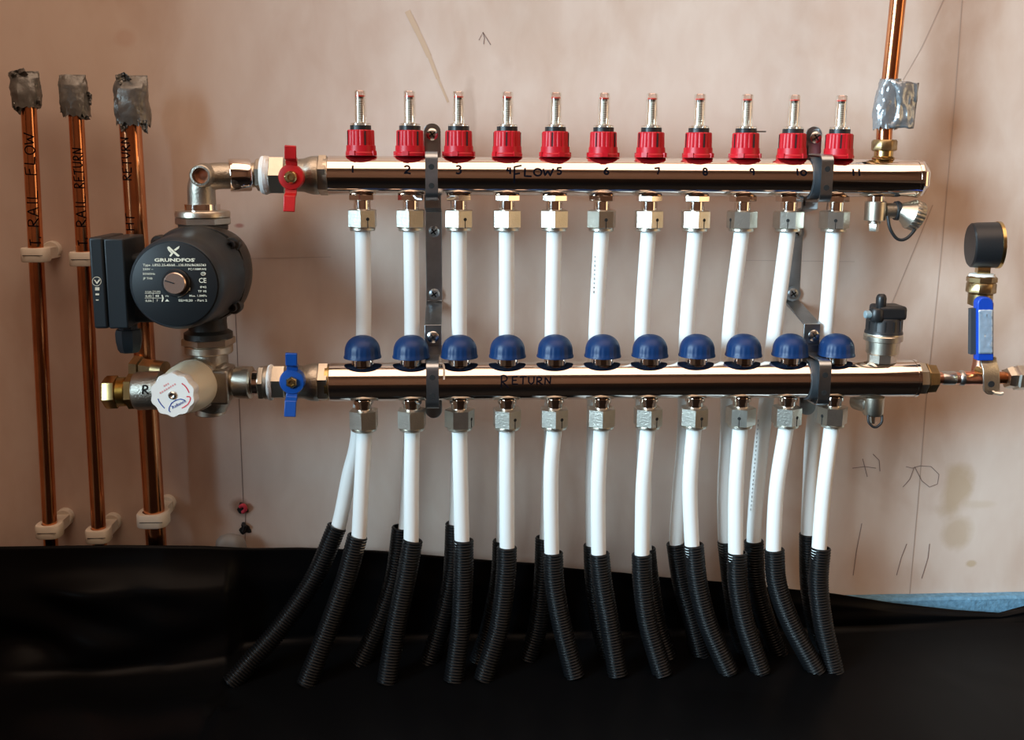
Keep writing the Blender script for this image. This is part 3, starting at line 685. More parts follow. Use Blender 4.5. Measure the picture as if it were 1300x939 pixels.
def flaps(parent, polys, m, seed):
    # loose ends of tape: small crumpled sheets with thickness, given by four pixel corners and a depth
    for (q, y, bulge) in polys:
        mb = MB(); N = 19; g = []
        for i in range(N):
            for j in range(N):
                u, v = i/(N - 1), j/(N - 1)
                px = (q[0][0]*(1 - u) + q[1][0]*u)*(1 - v) + (q[3][0]*(1 - u) + q[2][0]*u)*v
                py = (q[0][1]*(1 - u) + q[1][1]*u)*(1 - v) + (q[3][1]*(1 - u) + q[2][1]*u)*v
                px += 1.2*noise.noise(Vector((u*4, v*4, seed))); py += 1.2*noise.noise(Vector((u*4, v*4, seed + 9)))
                yy = y + bulge*math.sin(u*3.1) + .003*noise.noise(Vector((u*3 + seed, v*3, 2))) + .0042*abs(noise.noise(Vector((u*3.5 + v*2 + seed, v*3.5 - u, 5)))) + .0016*abs(noise.noise(Vector((u*8 + seed, v*8, 8))))
                g.append(P(px, py, yy))
        fs = [(i*N + j, i*N + j + 1, (i + 1)*N + j + 1, (i + 1)*N + j) for i in range(N - 1) for j in range(N - 1)]
        o = obj('loose_tape', mb.add(g, fs), m, parent, sharp=30)
        s = o.modifiers.new('thickness', 'SOLIDIFY'); s.thickness = .0006
def pipefn(a, b, r):
    # lettering frame on an upright pipe: u runs up the pipe, v to the left around its front
    d = (b - a).normalized()
    view = (CAM - a); view = (view - d*view.dot(d)).normalized(); side = d.cross(view)     # side points to the camera's left/right
    if side.x > 0: side = -side
    def f(u, v):
        t = v/r; return a + d*u + (view*math.cos(t) + side*math.sin(t))*r
    return f
def copper_pipe(p0, p1, yy, r, label, text, tx, tape, flap, th=.0115):
    a, b = P(*p1, yy), P(*p0, yy)                    # a low, b high
    d = (b - a).normalized(); foot = a - d*((a.z - .004)/d.z)
    t = thing('copper_pipe', foot, label, 'pipe', 'upright copper pipes')
    obj('tube', MB().tube([foot + (b - foot)*(k/30) for k in range(31)], r, 32), 'copper', t)
    mb = MB(); fn = pipefn(a, b, r + .00015)
    for (s, py, h, v0, sx) in text:
        u0 = (P(p1[0], py, yy) - a).z/d.z
        lettering(mb, s, fn, u0, v0, h, .0013, sx)
    o = obj('marker_writing', mb, 'ink', t)
    tape_cap(t, [(P(px, py, yy), w_, dd) for (px, py, w_, dd) in tape], 'tape', tx, 0, flap)
    return t
copper_pipe((35, 110), (64, 680), -.040, .0076, 'leftmost copper pipe, marked T. Rail Flow, end wrapped in grey tape',
            [('T.', 311, .0115, -.0055, .7), ('RAIL', 288, .0115, -.0045, 1.08), ('FLOW', 223, .0118, -.004, .98)], 3,
            [(34, 136, .0115, .011), (33, 118, .0135, .010), (31, 100, .0135, .006), (30, 92, .0140, .0022)],
            [([(12, 91), (30, 86), (36, 95), (14, 99)], -.049, .004), ([(16, 128), (30, 130), (26, 146), (17, 138)], -.050, .003), ([(40, 126), (50, 122), (52, 134), (44, 133)], -.048, .003)])
copper_pipe((95, 115), (126, 682), -.040, .0076, 'middle copper pipe, marked T. Rail Return, end wrapped in grey tape',
            [('T.', 311, .0100, -.0045, .7), ('RAIL', 288, .0105, -.0045, 1.0), ('RETURN', 239, .0106, -.0045, .72)], 8,
            [(98, 147, .0122, .011), (95, 128, .0128, .0105), (93, 108, .0128, .007), (92, 96, .0125, .0022)],
            [([(106, 112), (117, 120), (116, 134), (108, 133)], -.044, .003), ([(98, 143), (112, 146), (115, 152), (104, 152)], -.050, .004), ([(76, 136), (84, 138), (84, 146), (77, 143)], -.050, .003)])
copper_pipe((163, 120), (198, 684), -.046, .0110, 'thick copper pipe behind the pump, end wrapped in grey tape, marked Return',
            [('HT', 292, .0110, .002, .95), ('RETURN', 229, .0115, .0015, .70)], 14,
            [(170, 158, .0155, .014), (168, 135, .0155, .0150), (167, 112, .0148, .0125), (167, 97, .0150, .0025)],
            [([(146, 96), (158, 91), (168, 101), (152, 108)], -.058, .005), ([(152, 158), (163, 152), (162, 162), (154, 168)], -.061, .003), ([(174, 152), (187, 152), (188, 170), (182, 166)], -.060, .003)])
def pipe_clip(px, py, yy, r, w_, h, label):
    c = P(px, py, yy); t = thing('pipe_clip', Vector((c.x, 0, c.z)), label, 'pipe clip', 'white pipe clips')
    N = 40; out, inn = [], []
    for k in range(N):
        a = 2*math.pi*k/N; cx, sy = math.cos(a), math.sin(a); e = .62
        out.append(Vector((math.copysign(abs(cx)**e, cx)*w_, math.copysign(abs(sy)**e, sy)*(r + .0042), 0))); inn.append(Vector((cx*(r + .0003), sy*(r + .0003), 0)))
    vs = []; ch = .0012
    for (ring, dz, s) in ((inn, -h/2, 1), (out, -h/2, .95), (out, -h/2 + ch, 1), (out, h/2 - ch, 1), (out, h/2, .95), (inn, h/2, 1)): vs += [c + p*s + Z_*dz for p in ring]
    fs = []
    for q in range(6):
        for k in range(N): k2 = (k + 1) % N; q2 = (q + 1) % 6; fs.append((q*N + k, q*N + k2, q2*N + k2, q2*N + k))
    b = obj('collar', MB().add(vs, fs), 'ivory', t)
    obj('latch_line', MB().box(c + Vector((.1*w_, -(r + .0042), 0)), (w_*1.5, .0004, .0006)), 'dark', b)
    L_ = -(yy + r + .003)
    obj('base', MB().box((c.x + .003, yy + r + .003 + L_/2, c.z), (.014, L_ - .0004, h*.8)).cyl((c.x + .003, 0, c.z + .002), -Y_, .0004, .009, .0095, 28, .001), 'ivory', t)
pipe_clip(45.5, 323, -.040, .0076, .0135, .0145, 'ivory plastic clip halfway up the leftmost copper pipe')
pipe_clip(63, 672, -.040, .0076, .0135, .0145, 'ivory plastic clip at the foot of the leftmost copper pipe')
pipe_clip(106, 328, -.040, .0076, .0130, .0145, 'ivory plastic clip on the middle copper pipe, partly behind the pump')
pipe_clip(125.5, 678, -.040, .0076, .0130, .0145, 'ivory plastic clip at the foot of the middle copper pipe')
pipe_clip(195, 657, -.046, .0110, .0165, .0150, 'larger ivory plastic clip at the foot of the thick copper pipe')

# ------------------------------------------------------------------ left side: elbow, valves, pump, mixing valve
YP = -.076
def lat(mb, A, B, prof, n=36, **k):                  # lathe along A -> B with t as a fraction of the length
    d = B - A; L_ = d.length; return mb.lathe(A, d, [(t*L_, r) for t, r in prof], n, **k)
def valve(flow, label, hm, hub):
    y, z = (YF, ZF) if flow else (YR, ZR); X = lambda px: ax_pt(px, flow).x
    t = thing('ball_valve', (X(380), y, z), label, 'valve')
    O = Vector((0, y, z)); cyl = lambda a, b, r, mb, n=40, ch=.0006: mb.cyl(O, X_, X(a), X(b), r, n, ch)
    s0 = 319 if flow else 321
    obj('thread', cyl(s0, 331, .0125, MB()), 'chrome' if not flow else 'nickel', t)
    if flow: obj('lock_nut', MB().hexn(O, X_, X(325), X(333), .0165, R(8)), 'castnickel', t)
    else: obj('lock_nut', MB().hexn(O, X_, X(329), X(337.5), .0185, R(22)).cyl(O, X_, X(337), X(342), .0175, 40), 'nickel', t)
    a, b = (332, 344) if flow else (341, 347.5)
    pf = MB()
    prof = []; m = 7
    for k in range(m + 1):
        u = k/m; prof.append((X(a) + (X(b) - X(a))*u, (.0170 if flow else .0160) + .0025*math.sin(math.pi*min(1, .15 + u*.8)) + (.0004 if k % 2 else 0)))
    obj('sealing_tape', pf.lathe(O, X_, prof, 48, mod=lambda an, s: 1 + .015*math.sin(7*an + s*4000)), 'ptfe', t)
    obj('union_nut', MB().hexn(O, X_, X(343 if flow else 346), X(364), .0208 if flow else .0185, R(30 if flow else 14), .0014), 'nickel', t)
    bd = MB().lathe(O, X_, [(X(364), .0150), (X(368), .0150), (X(374), .0165), (X(386), .0170), (X(391), .0185), (X(396), .0195), (X(404), .0198), (X(405.5), .0190)], 40)
    obj('body', bd.cyl((h0 := Vector((X(376.5) if flow else X(378), y, z + (-.0015 if flow else .0082)))), -Y_, 0, .026, .0105, 32, .001), 'castnickel', t)
    obj('collar', MB().hexn(O, X_, X(405), X(416.5 if flow else 418), .0210, R(12), .0008), 'nickel', t)
    h = Vector((X(376.5) if flow else X(378), y - .036, z + (-.0015 if flow else .0082)))
    hub_ = MB().lathe(h, -Y_, [(-.011, .0090), (-.010, .0125), (-.002, .0128), (0, .0118), (.0008, .0075), (.0008, 0)], 40)
    ha = obj('handle', hub_, hm, t)
    # butterfly wings: bent flat bars growing from the hub
    for s in (1, -1):
        tilt = R(-3) if s > 0 else R(-3)
        ux = Vector((math.cos(tilt), 0, math.sin(tilt))); uz = Vector((-math.sin(tilt), 0, math.cos(tilt)))*s
        pts = [h + uz*.008 + Y_*.003, h + uz*.0155 + Y_*.0005, h + uz*.018 - Y_*.006, h + uz*(.0305 if s > 0 else .0335) - Y_*.0085]
        wv = ux*.0115
        obj('wing', MB().strip(pts, wv, .0035 if s > 0 else -.0035), hm, ha, bevel=.0008)
    obj('spindle_nut', MB().lathe(h, -Y_, [(0, .0062), (.0025, .0062), (.004, .0050), (.0042, .0030), (.0030, .0028), (.0030, 0)], 6 if not flow else 24), 'brass', t)
    return t
valve(1, 'nickel ball valve with red butterfly handle joining pump to flow manifold', 'redmetal', 0)
valve(0, 'nickel ball valve with blue butterfly handle joining mixing valve to return manifold', 'bluemetal', 0)

xp = P(261, 350, YP).x
zt = P(261, 271, YP).z; zbn = P(261, 436, YP).z
el = thing('pipe_elbow', (xp, YP, zt), 'nickel elbow fitting with open front boss, above the pump', 'pipe elbow')
ez = P(262, 224, YP).z; E0 = Vector((xp, YP, ez)); E1 = Vector((ax_pt(319, 1).x, YF, ZF))
dirE = (E1 - E0)
mb = MB()
pts = spline([Vector((xp, YP, zt + .004)), Vector((xp, YP, ez - .012)), Vector((xp + .0035, YP + .001, ez - .0035)), Vector((xp + .012, YP + .002, ez)) , E0 + dirE*.62], .002)
mb.tube(pts, lambda i: .0140 - .0006*min(1, i/20), 32)
obj('body', mb, 'castnickel', el)
obj('bead', MB().ring(Vector((xp, YP, zt + .0035)), Z_, 0, .006, .0100, .0178, 40), 'chrome', el)
A = E0 + dirE*.55; lat_ = MB()
lat(lat_, A, E1, [(0, .0140), (.02, .0162), (.06, .0168), (.90, .0168), (.97, .0160), (1.0, .0130)], 44)
obj('sleeve', lat_, 'chrome', el)
fb = Vector((P(254, 223, YP - .022).x, YP - .022, P(254, 223, YP - .022).z))
bs = MB().lathe(fb + Y_*.018, -Y_, [(0, .0125), (.010, .0112), (.017, .0108), (.018, .0098), (.0182, .0078), (.010, .0076), (.010, 0)], 40)
obj('front_boss', bs, 'castnickel', el)
obj('boss_plug', MB().lathe(fb + Y_*.0085, -Y_, [(0, .0074), (.001, .0074), (.0016, .0062), (.0018, 0)], 30), 'pinkcopper', el)
obj('union_flange', MB().lathe(Vector((xp, YP, zt)), Z_, [(-.0035, .0262), (-.0030, .0272), (.0010, .0272), (.0028, .0262), (.0036, .0220)], 48), 'nickel', el)
obj('union_nut', MB().hexn(Vector((xp, YP, zt)), Z_, -.0112, -.0034, .0272, R(8), .0010), 'nutnickel', el)

# pump
YFr = YP - .110
pc = P(222, 361, YFr); cy = lambda y: Vector((pc.x, y, pc.z))
pu = thing('circulation_pump', Vector((xp, YP, zbn)), 'black circulation pump with round printed faceplate and side control box', 'pump')
cs = MB()
cs.lathe(Vector((xp, YP, 0)), Z_, [(zbn + .006, .0245), (zbn + .012, .0245), (zbn + .015, .0195), (zbn + .024, .0190), ((zt + zbn)/2, .026), (zt - .030, .0190), (zt - .0185, .0195), (zt - .0160, .0245), (zt - .0112, .0245)], 40)
cs.lathe(cy(YP + .030), -Y_, [(0, .024), (.004, .036), (.014, .046), (.040, .050), (.052, .050), (.060, .0485)], 56, mod=lambda a, s: 1 + .025*math.cos(4*a + math.pi))
obj('casing', cs, 'casing', pu)
for a in (40, -42, 138, -138):
    c = cy(YP - .034) + Vector((math.cos(R(a)), 0, math.sin(R(a))))*.0475
    b_ = obj('bolt_lug', MB().lathe(c, -Y_, [(-.012, .0075), (0, .0075), (.0012, .0066)], 20), 'casing', pu)
    obj('bolt', MB().lathe(c + Y_*.002, -Y_, [(0, .0042), (.009, .0042), (.0105, .0038), (.0105, .0024), (.007, .0022), (.007, 0)], 18), 'black', b_)
obj('motor_housing', MB().lathe(cy(YP - .026), -Y_, [(0, .046), (.004, .0478), (.012, .0478), (.016, .0455), (.060, .0440), (.074, .0430), (.0805, .0415), (.0830, .0395), (.0832, 0)], 64), 'pump', pu)
fp = obj('faceplate', MB().lathe(cy(YFr + .0009), -Y_, [(0, .0385), (.0010, .0385), (.0013, .0380), (.0013, 0)], 64), 'plate', pu)
yt = YFr - .0006 - .0002
pr = MB(); g = lambda zx, zy: P(160 + zx/9.286, 300 + zy/9.286, yt); U, V = X_, Z_
hh = lambda zpx: zpx/9.286*abs((P(222, 362, yt) - P(222, 361, yt)).z); ww = lambda zpx: zpx/9.286*(P(223, 361, yt) - P(222, 361, yt)).x
# emblem of two crossing blades
def poly(pp): pr.prism([g(*q) for q in pp], (0, -.0001, 0))
poly([(492, 118), (515, 122), (560, 165), (632, 225), (620, 238), (600, 232), (548, 185), (505, 150)]); poly([(632, 112), (622, 142), (585, 170), (562, 158), (600, 128)]); poly([(540, 182), (560, 198), (528, 238), (510, 232)]); poly([(500, 122), (516, 160), (545, 190), (528, 196), (498, 165), (484, 130)])
flat_text(pr, 'GRUNDFOS', g(335, 296), U, V, hh(37), ww(470), bold=.035)
flat_text(pr, "'", g(808, 296), U, V, hh(36))
for (s, x, y, h, wd, al) in (('Type  UPS2 25-40/60   130 P/N:96283743', 200, 350, 27, 740, 'L'), ('230V ~', 198, 398, 24, 122, 'L'), ('50/60Hz', 198, 452, 24, 145, 'L'), ('JP THB', 200, 506, 24, 112, 'L'),
                             ('PC:1308RWS', 945, 397, 24, 210, 'R'), ('CE', 948, 546, 56, 88, 'R'), ('IP42', 948, 608, 24, 74, 'R'), ('TF 95', 948, 658, 24, 100, 'R'), ('Max. 1.0MPa', 952, 710, 24, 205, 'R'), ('EEI<0,20  - Part 2', 955, 766, 26, 335, 'R'),
                             ('I1/1(A)', 228, 662, 20, 72, 'L'), ('P1(W)', 332, 660, 20, 72, 'L'), ('0,42', 230, 715, 25, 72, 'L'), ('48', 345, 713, 25, 44, 'L'), ('0,06', 230, 770, 25, 72, 'L'), ('7', 360, 768, 25, None, 'L'), ('Hz', 465, 712, 20, 40, 'L')):
    flat_text(pr, s, g(x, y), U, V, hh(h), ww(wd) if wd else None, al)
for (x0, y0, x1, y1) in ((222, 668, 405, 672), (222, 724, 430, 728), (317, 635, 320, 775), (300, 347, 940, 349)): poly([(x0, y0), (x1, y0), (x1, y1), (x0, y1)])
poly([(418, 690), (432, 690), (445, 730), (432, 770), (418, 770), (428, 730)]); poly([(460, 765), (484, 738), (508, 765)])
poly([(880, 425), (898, 418), (935, 418), (948, 440), (935, 462), (898, 462), (880, 455)]) if False else None
for an in range(0, 360, 30):
    a0, a1 = R(an), R(an + 30); poly([(910 + 30*math.cos(a0), 440 + 22*math.sin(a0)), (910 + 30*math.cos(a1), 440 + 22*math.sin(a1)), (910 + 24*math.cos(a1), 440 + 17*math.sin(a1)), (910 + 24*math.cos(a0), 440 + 17*math.sin(a0))])
flat_text(pr, 'VDE', g(910, 449), U, V, hh(20), ww(36), 'C')
for k in range(7):                                    # speed arrow around the dial
    a0, a1 = R(20 + k*9), R(29 + k*9); rr = 172
    poly([(590 + rr*math.cos(a0), 548 + rr*math.sin(a0)), (590 + rr*math.cos(a1), 548 + rr*math.sin(a1)), (590 + (rr - 5)*math.cos(a1), 548 + (rr - 5)*math.sin(a1)), (590 + (rr - 5)*math.cos(a0), 548 + (rr - 5)*math.sin(a0))])
poly([(742, 632), (760, 598), (752, 640)])
obj('printed_lettering', pr, 'print', fp)
dc = P(223.3, 359, YFr - .001)
sd = obj('dial_surround', MB().lathe(dc, -Y_, [(-.001, .0128), (.0006, .0128), (.0012, .0122), (.0012, .0106), (.0004, .0104), (.0004, 0)], 40), 'black', fp)
dl = obj('speed_dial', MB().lathe(dc, -Y_, [(0, .0100), (.0040, .0100), (.0048, .0092), (.0048, 0)], 40), 'speed', pu)
a = R(-18); u_ = Vector((math.cos(a), 0, math.sin(a))); obj('slot', MB().box(dc - Y_*.0047 - u_*.0045, (.0085, .0010, .0010), (u_, Y_, u_.cross(Y_))), 'dark', dl)
# control box
yb = YP - .082; q0, q1 = P(112, 303, yb), P(163, 416, yb); qm = P(133.5, 350, yb).x; zt_, zb_ = q0.z, q1.z; dp = .062
cb = obj('control_box', MB().box(((qm + q1.x)/2 + .0003, yb + dp/2, (zt_ + zb_)/2 - .0004), (q1.x - qm - .0002, dp, zt_ - zb_ + .001)), 'pump', pu, bevel=.0016)
lid = obj('box_lid', MB().box(((qm + q0.x)/2 - .0003, yb + dp/2, (zt_ + zb_)/2 + .0002), (qm - q0.x - .0002, dp, zt_ - zb_ + .002)), 'pump', pu, bevel=.0022)
n0 = P(160, 322, yb + .030); n1 = P(205, 408, yb + .030)
obj('neck', MB().box(((n0.x + n1.x)/2, yb + .045, (n0.z + n1.z)/2), (n1.x - n0.x, .050, n0.z - n1.z)), 'pump', pu, bevel=.006)
sy = MB(); gp = lambda px, py: P(px + 2.8, py, yb - .0002)
for an in range(0, 360, 24):
    a0, a1 = R(an), R(an + 24); cc = (120, 357); sy.prism([gp(cc[0] + 6*math.cos(x_), cc[1] + 6*math.sin(x_)) if k_ < 2 else gp(cc[0] + 5.3*math.cos(x_), cc[1] + 5.3*math.sin(x_)) for k_, x_ in enumerate((a0, a1, a1, a0))], (0, -.0002, 0))
sy.prism([gp(116.3, 355), (gp(118, 355)), gp(120.2, 358), gp(123, 354.2), gp(124.5, 355.2), gp(120.4, 360.6)], (0, -.0003, 0))
for (x0, y0, x1, y1) in ((118, 364.5, 123.5, 368.5), (118.5, 372.3, 123.2, 374.6), (119, 380, 122.5, 381.4)): sy.prism([gp(x0, y0), gp(x1, y0), gp(x1, y1), gp(x0, y1)], (0, -.0002, 0))
obj('symbols', sy, 'print', lid)
gl = P(163, 417, YP - .05)
obj('cable_gland', MB().lathe(gl, -Z_, [(-.004, .0090), (.0005, .0090), (.0006, .0120), (.004, .0128), (.012, .0126), (.020, .0112), (.0232, .0092), (.0238, 0)], 8, ph=R(12)), 'pump', pu)

# thermostatic mixing valve under the pump
mv = thing('mixing_valve', Vector((xp, YP, P(262, 531, YP).z)), 'nickel mixing valve below the pump with white lobed control knob', 'valve')
bz = P(262, 486, YP).z
obj('union_nut', MB().hexn(Vector((xp, YP, zbn)), Z_, -.0012, .0068, .0272, R(20), .0010).cyl(Vector((xp, YP, zbn)), Z_, -.0095, -.0010, .0245, 44, .0012), 'nickel', mv)
body = MB().lathe(Vector((xp, YP, 0)), Z_, [(bz - .030, .0150), (bz - .020, .0200), (bz, .0215), (bz + .018, .0190), (zbn - .0092, .0188)], 44)
R1 = Vector((ax_pt(321, 0).x, YR, ZR))
B0 = Vector((xp, YP, bz))
lat(body, B0 - X_*.020, Vector((ax_pt(292, 0).x, YR + .004, ZR)), [(0, .0170), (.2, .0205), (.9, .0205), (.96, .0190), (1, .015)], 40)
obj('body', body, 'castnickel', mv)
obj('block', MB().box(Vector((ax_pt(280, 0).x, YR + .004, ZR - .002)), (.022, .040, .036)), 'castnickel', mv, bevel=.003)
lat2 = MB(); lat(lat2, Vector((ax_pt(288, 0).x, YR + .003, ZR)), R1, [(0, .0130), (.30, .0140), (.34, .0162), (.5, .0168), (.94, .0168), (1, .0140)], 40); obj('outlet_sleeve', lat2, 'nickel', mv)
obj('bottom_plug', MB().cyl(Vector((P(267, 520, YP).x, YP, bz)), -Z_, .024, .0335, .0158, 40, .0010), 'nickel', mv)
# left inlet
l0, l1 = P(205, 495, YP - .028), P(131, 498, YP - .028); dl_ = l1 - l0; fr = lambda px: (205 - px)/74
obj('inlet_boss', lat(MB(), l0, l1, [(0, .0195), (fr(176), .0195), (fr(172), .0180), (fr(171.5), .0120)], 40), 'castnickel', mv)
rb = MB(); lettering(rb, 'R', lambda u, v: Vector((u, l0.y - .0197*math.cos(v/.0197), P(189, 495, YP - .028).z + .0197*math.sin(v/.0197))), P(180.5, 495, YP - .046).x, .001, .0088, .0017, 1.0)
obj('cast_letter', rb, 'dark', mv)  # raised letter drawn flat, its shadows painted as dark strokes
obj('brass_coupling', lat(MB(), l0, l1, [(fr(172), .0165), (fr(171), .0178), (fr(163), .0178), (fr(162), .0165)], 6, ph=R(15)), 'brass', mv)
th = [(fr(162), .0140)]
for k in range(6): x = 162 - k*2; th += [(fr(x - .4), .0148), (fr(x - 1.2), .0136)]
obj('brass_thread', lat(MB(), l0, l1, th, 40), 'brass', mv)
obj('compression_nut', lat(MB(), l0, l1, [(fr(150.5), .0150), (fr(149.5), .0168), (fr(136), .0168), (fr(133), .0150), (fr(132), .0095)], 6, ph=R(15)), 'brass', mv)
r0 = P(186, 468, YP + .012)
obj('rear_port', MB().lathe(r0, Vector((-.8, .25, .05)), [(-.012, .0105), (.004, .0105), (.005, .0128), (.014, .0128), (.015, .0100)], 6).cyl(r0, Vector((-.8, .25, .05)), -.022, -.010, .0105, 28), 'darkbrass', mv)
# knob
k0, k1 = P(248, 487, YP - .018), P(219, 501.5, YP - .088); kd = k1 - k0; KL = kd.length; kn = kd.normalized()
obj('knob_ring', MB().lathe(k0, kd, [(-.004, .0255), (0, .0272), (.008, .0272), (.0105, .0262)], 48), 'nickel', mv)
ks = obj('knob', MB().lathe(k0, kd, [(.006, .0258), (.030, .0250), (KL - .030, .0232), (KL - .018, .0212), (KL - .015, .0205), (KL - .014, .0150)], 64, mod=lambda a, s: 1 + (.020*math.cos(9*a) if s > .035 else 0)), 'knobside', mv)
kt = obj('knob_top', MB().lathe(k0, kd, [(KL - .016, .0200), (KL - .013, .0214), (KL - .002, .0212), (KL, .0203), (KL, 0)], 90, mod=lambda a, s: 1 + .038*math.cos(10*a)), 'knob', mv)
ku = X_ - kn*X_.dot(kn); ku.normalize(); kv = kn.cross(ku); kv = kv if kv.z > 0 else -kv
s10 = 10.43; kmm = lambda q: q/s10/1.335/1000                      # zoom pixels -> metres on the knob face
kpt = lambda zx, zy: k1 + kn*.00025 + ku*kmm(zx - 412) - kv*kmm(zy - 572)
def kmark(polys, wd, m, name):
    mb = MB()
    for poly_ in polys:
        vs = []; pts = [Vector(q) for q in poly_]
        for i, p in enumerate(pts):
            t_ = (pts[min(i + 1, len(pts) - 1)] - pts[max(i - 1, 0)]).normalized(); n_ = Vector((-t_.y, t_.x))*wd/2
            vs += [kpt(*(p - n_)), kpt(*(p + n_))]
        mb.add(vs, [(2*i, 2*i + 1, 2*i + 3, 2*i + 2) for i in range(len(pts) - 1)])
    obj(name, mb, m, kt)
kmark([[(540, 412), (575, 440), (598, 468), (618, 500), (634, 540)], [(598, 590), (640, 590), (650, 610), (640, 650), (610, 695), (570, 725), (530, 745)]], 15, 'redprint', 'red_mark')
kmark([[(218, 618), (232, 655), (255, 692), (278, 720), (302, 748)], [(575, 640), (520, 622), (450, 640), (395, 680), (362, 740), (360, 780), (378, 798)]], 13, 'blueprint', 'blue_mark')
kt_ = MB(); tu = (ku*math.cos(R(28)) + kv*math.sin(R(28))); tv = (kv*math.cos(R(28)) - ku*math.sin(R(28)))
flat_text(kt_, 'Reliance', kpt(412, 755) + kn*.0001, tu, tv, kmm(42), kmm(205)); obj('logo_lettering', kt_, 'blueprint', kt)
kmark([[(245 + 28*i, 545 - 16.5*i), (262 + 28*i, 535 - 16.5*i)] for i in range(8)] + [[(300 + 26*i, 450 - 14*i), (316 + 26*i, 441 - 14*i)] for i in range(3)], 22, 'pinkprint', 'pink_mark')
obj('knob_screw', MB().lathe(k1, kn, [(-.0005, .0040), (.0012, .0038), (.0020, .0026), (.0014, .0016), (.0006, 0)], 20), 'screw', mv)

# ------------------------------------------------------------------ right side
def put(px, py, y): return P(px, py, y)
cp = [put(1146, -60, YF), put(1138, 20, YF), put(1129.5, 100, YF), put(1123.5, 155, YF), put(1122, 192, YF)]
t = thing('copper_pipe', cp[-1], 'copper pipe rising from the flow manifold, wrapped in silver tape', 'pipe')
up_ = spline(cp, .006); top = up_[0] + (up_[0] - up_[3]).normalized()*.25
obj('tube', MB().tube([top] + up_, .0080, 32), 'copper', t)
tw = tape_cap(t, [(put(1123.5, 163, YF), .0112, .0100), (put(1125, 140, YF), .0118, .0105), (put(1128, 115, YF), .0110, .0098), (put(1131, 101, YF), .0092, .0090)], 'silvertape', 21, 0)
flaps(tw, [([(1128, 101), (1167, 105), (1160, 163), (1124, 162)], YF - .009, -.004), ([(1133, 104), (1165, 108), (1158, 162), (1130, 161)], YF + .002, .003)], 'silvertape', 6)
xv, zv = cp[-1].x, 0
V0 = Vector((xv, YF, ZF))
obj('compression_nut', MB().lathe(V0, Z_, [(.0285, .0112), (.0295, .0132), (.0385, .0132), (.0402, .0118), (.0402, .0085)], 8, ph=R(10)), 'darkbrass', t)
obj('thread', MB().cyl(V0, Z_, .0225, .0288, .0096, 32).hexn(V0, Z_, .0190, .0230, .0125), 'brass', t)
# drain valves
def drain(px, flow, label, cap):
    a = ax_pt(px, flow); D = -Z_
    t = thing('drain_valve', a - Z_*.06, label, 'valve')
    if cap:
        obj('neck', MB().cyl(a, D, .0188, .0248, .0086, 32), 'chrome', t)
        obj('body', MB().lathe(a, D, [(.0240, .0104), (.0248, .0112), (.0440, .0112), (.0448, .0100), (.0450, .0055)], 36), 'nickel', t)
        obj('spindle', MB().cyl(a, D, .0448, .0560, .0052, 4, .0004).cyl(a, D, .0448, .0480, .0066, 28), 'nutnickel', t)
        obj('side_outlet', MB().cyl(a - Z_*.034, X_, .010, .021, .0082, 28), 'castnickel', t)
        obj('rubber_seal', MB().lathe(a - Z_*.034 + X_*.0205, X_, [(0, .0078), (.001, .0100), (.004, .0105), (.0062, .0092), (.0062, 0)], 28), 'rubber', t)
        c0, c1 = put(1141, 266, YF - .004), put(1168, 276, YF - .004); d = (c1 - c0)
        obj('screw_cap', lat(MB(), c0, c1, [(0, .0070), (.06, .0082), (.50, .0152), (.52, .0158)], 40), 'nickel', t)
        obj('knurled_rim', lat(MB(), c0, c1, [(.50, .0150), (.54, .0160), (.90, .0160), (.96, .0148), (.96, 0)], 90, mod=lambda a_, s: 1 - .05*(math.cos(22*a_) > .2)), 'castnickel', t)
        obj('strap', MB().tube(spline([put(1127, 274, YF - .010), put(1130, 290, YF - .012), put(1139, 303, YF - .012), put(1150, 303, YF - .012), put(1161, 292, YF - .010), put(1170, 275, YF - .006)], .002), .0017, 10), 'rubber', t)
        obj('pivot', MB().cyl(put(1169, 274, YF - .004), d, -.002, .003, .0026, 14), 'brass', t)
    else:
        obj('body', MB().lathe(a, D, [(.0190, .0085), (.0200, .0112), (.0370, .0110), (.0400, .0096), (.0405, .0052)], 36), 'nickel', t)
        obj('side_boss', MB().cyl(a - Z_*.0285 - X_*.004 + Y_*.004, Vector((-.35, .9, 0)), -.004, .018, .0102, 28, .001), 'castnickel', t)
        obj('spindle', MB().cyl(a, D, .040, .0490, .0034, 6), 'nutnickel', t)
        obj('strap', MB().tube(spline([a + Vector((-.0075, -.006, -.0385)), a + Vector((-.0068, -.008, -.0465)), a + Vector((0, -.0085, -.0515)), a + Vector((.0068, -.008, -.0465)), a + Vector((.0078, -.006, -.0385))], .002), .0014, 10), 'rubber', t)
drain(1114, 1, 'nickel drain valve with strapped knurled cap under the flow manifold', True)
drain(1111, 0, 'small nickel drain valve with black strap under the return manifold', False)
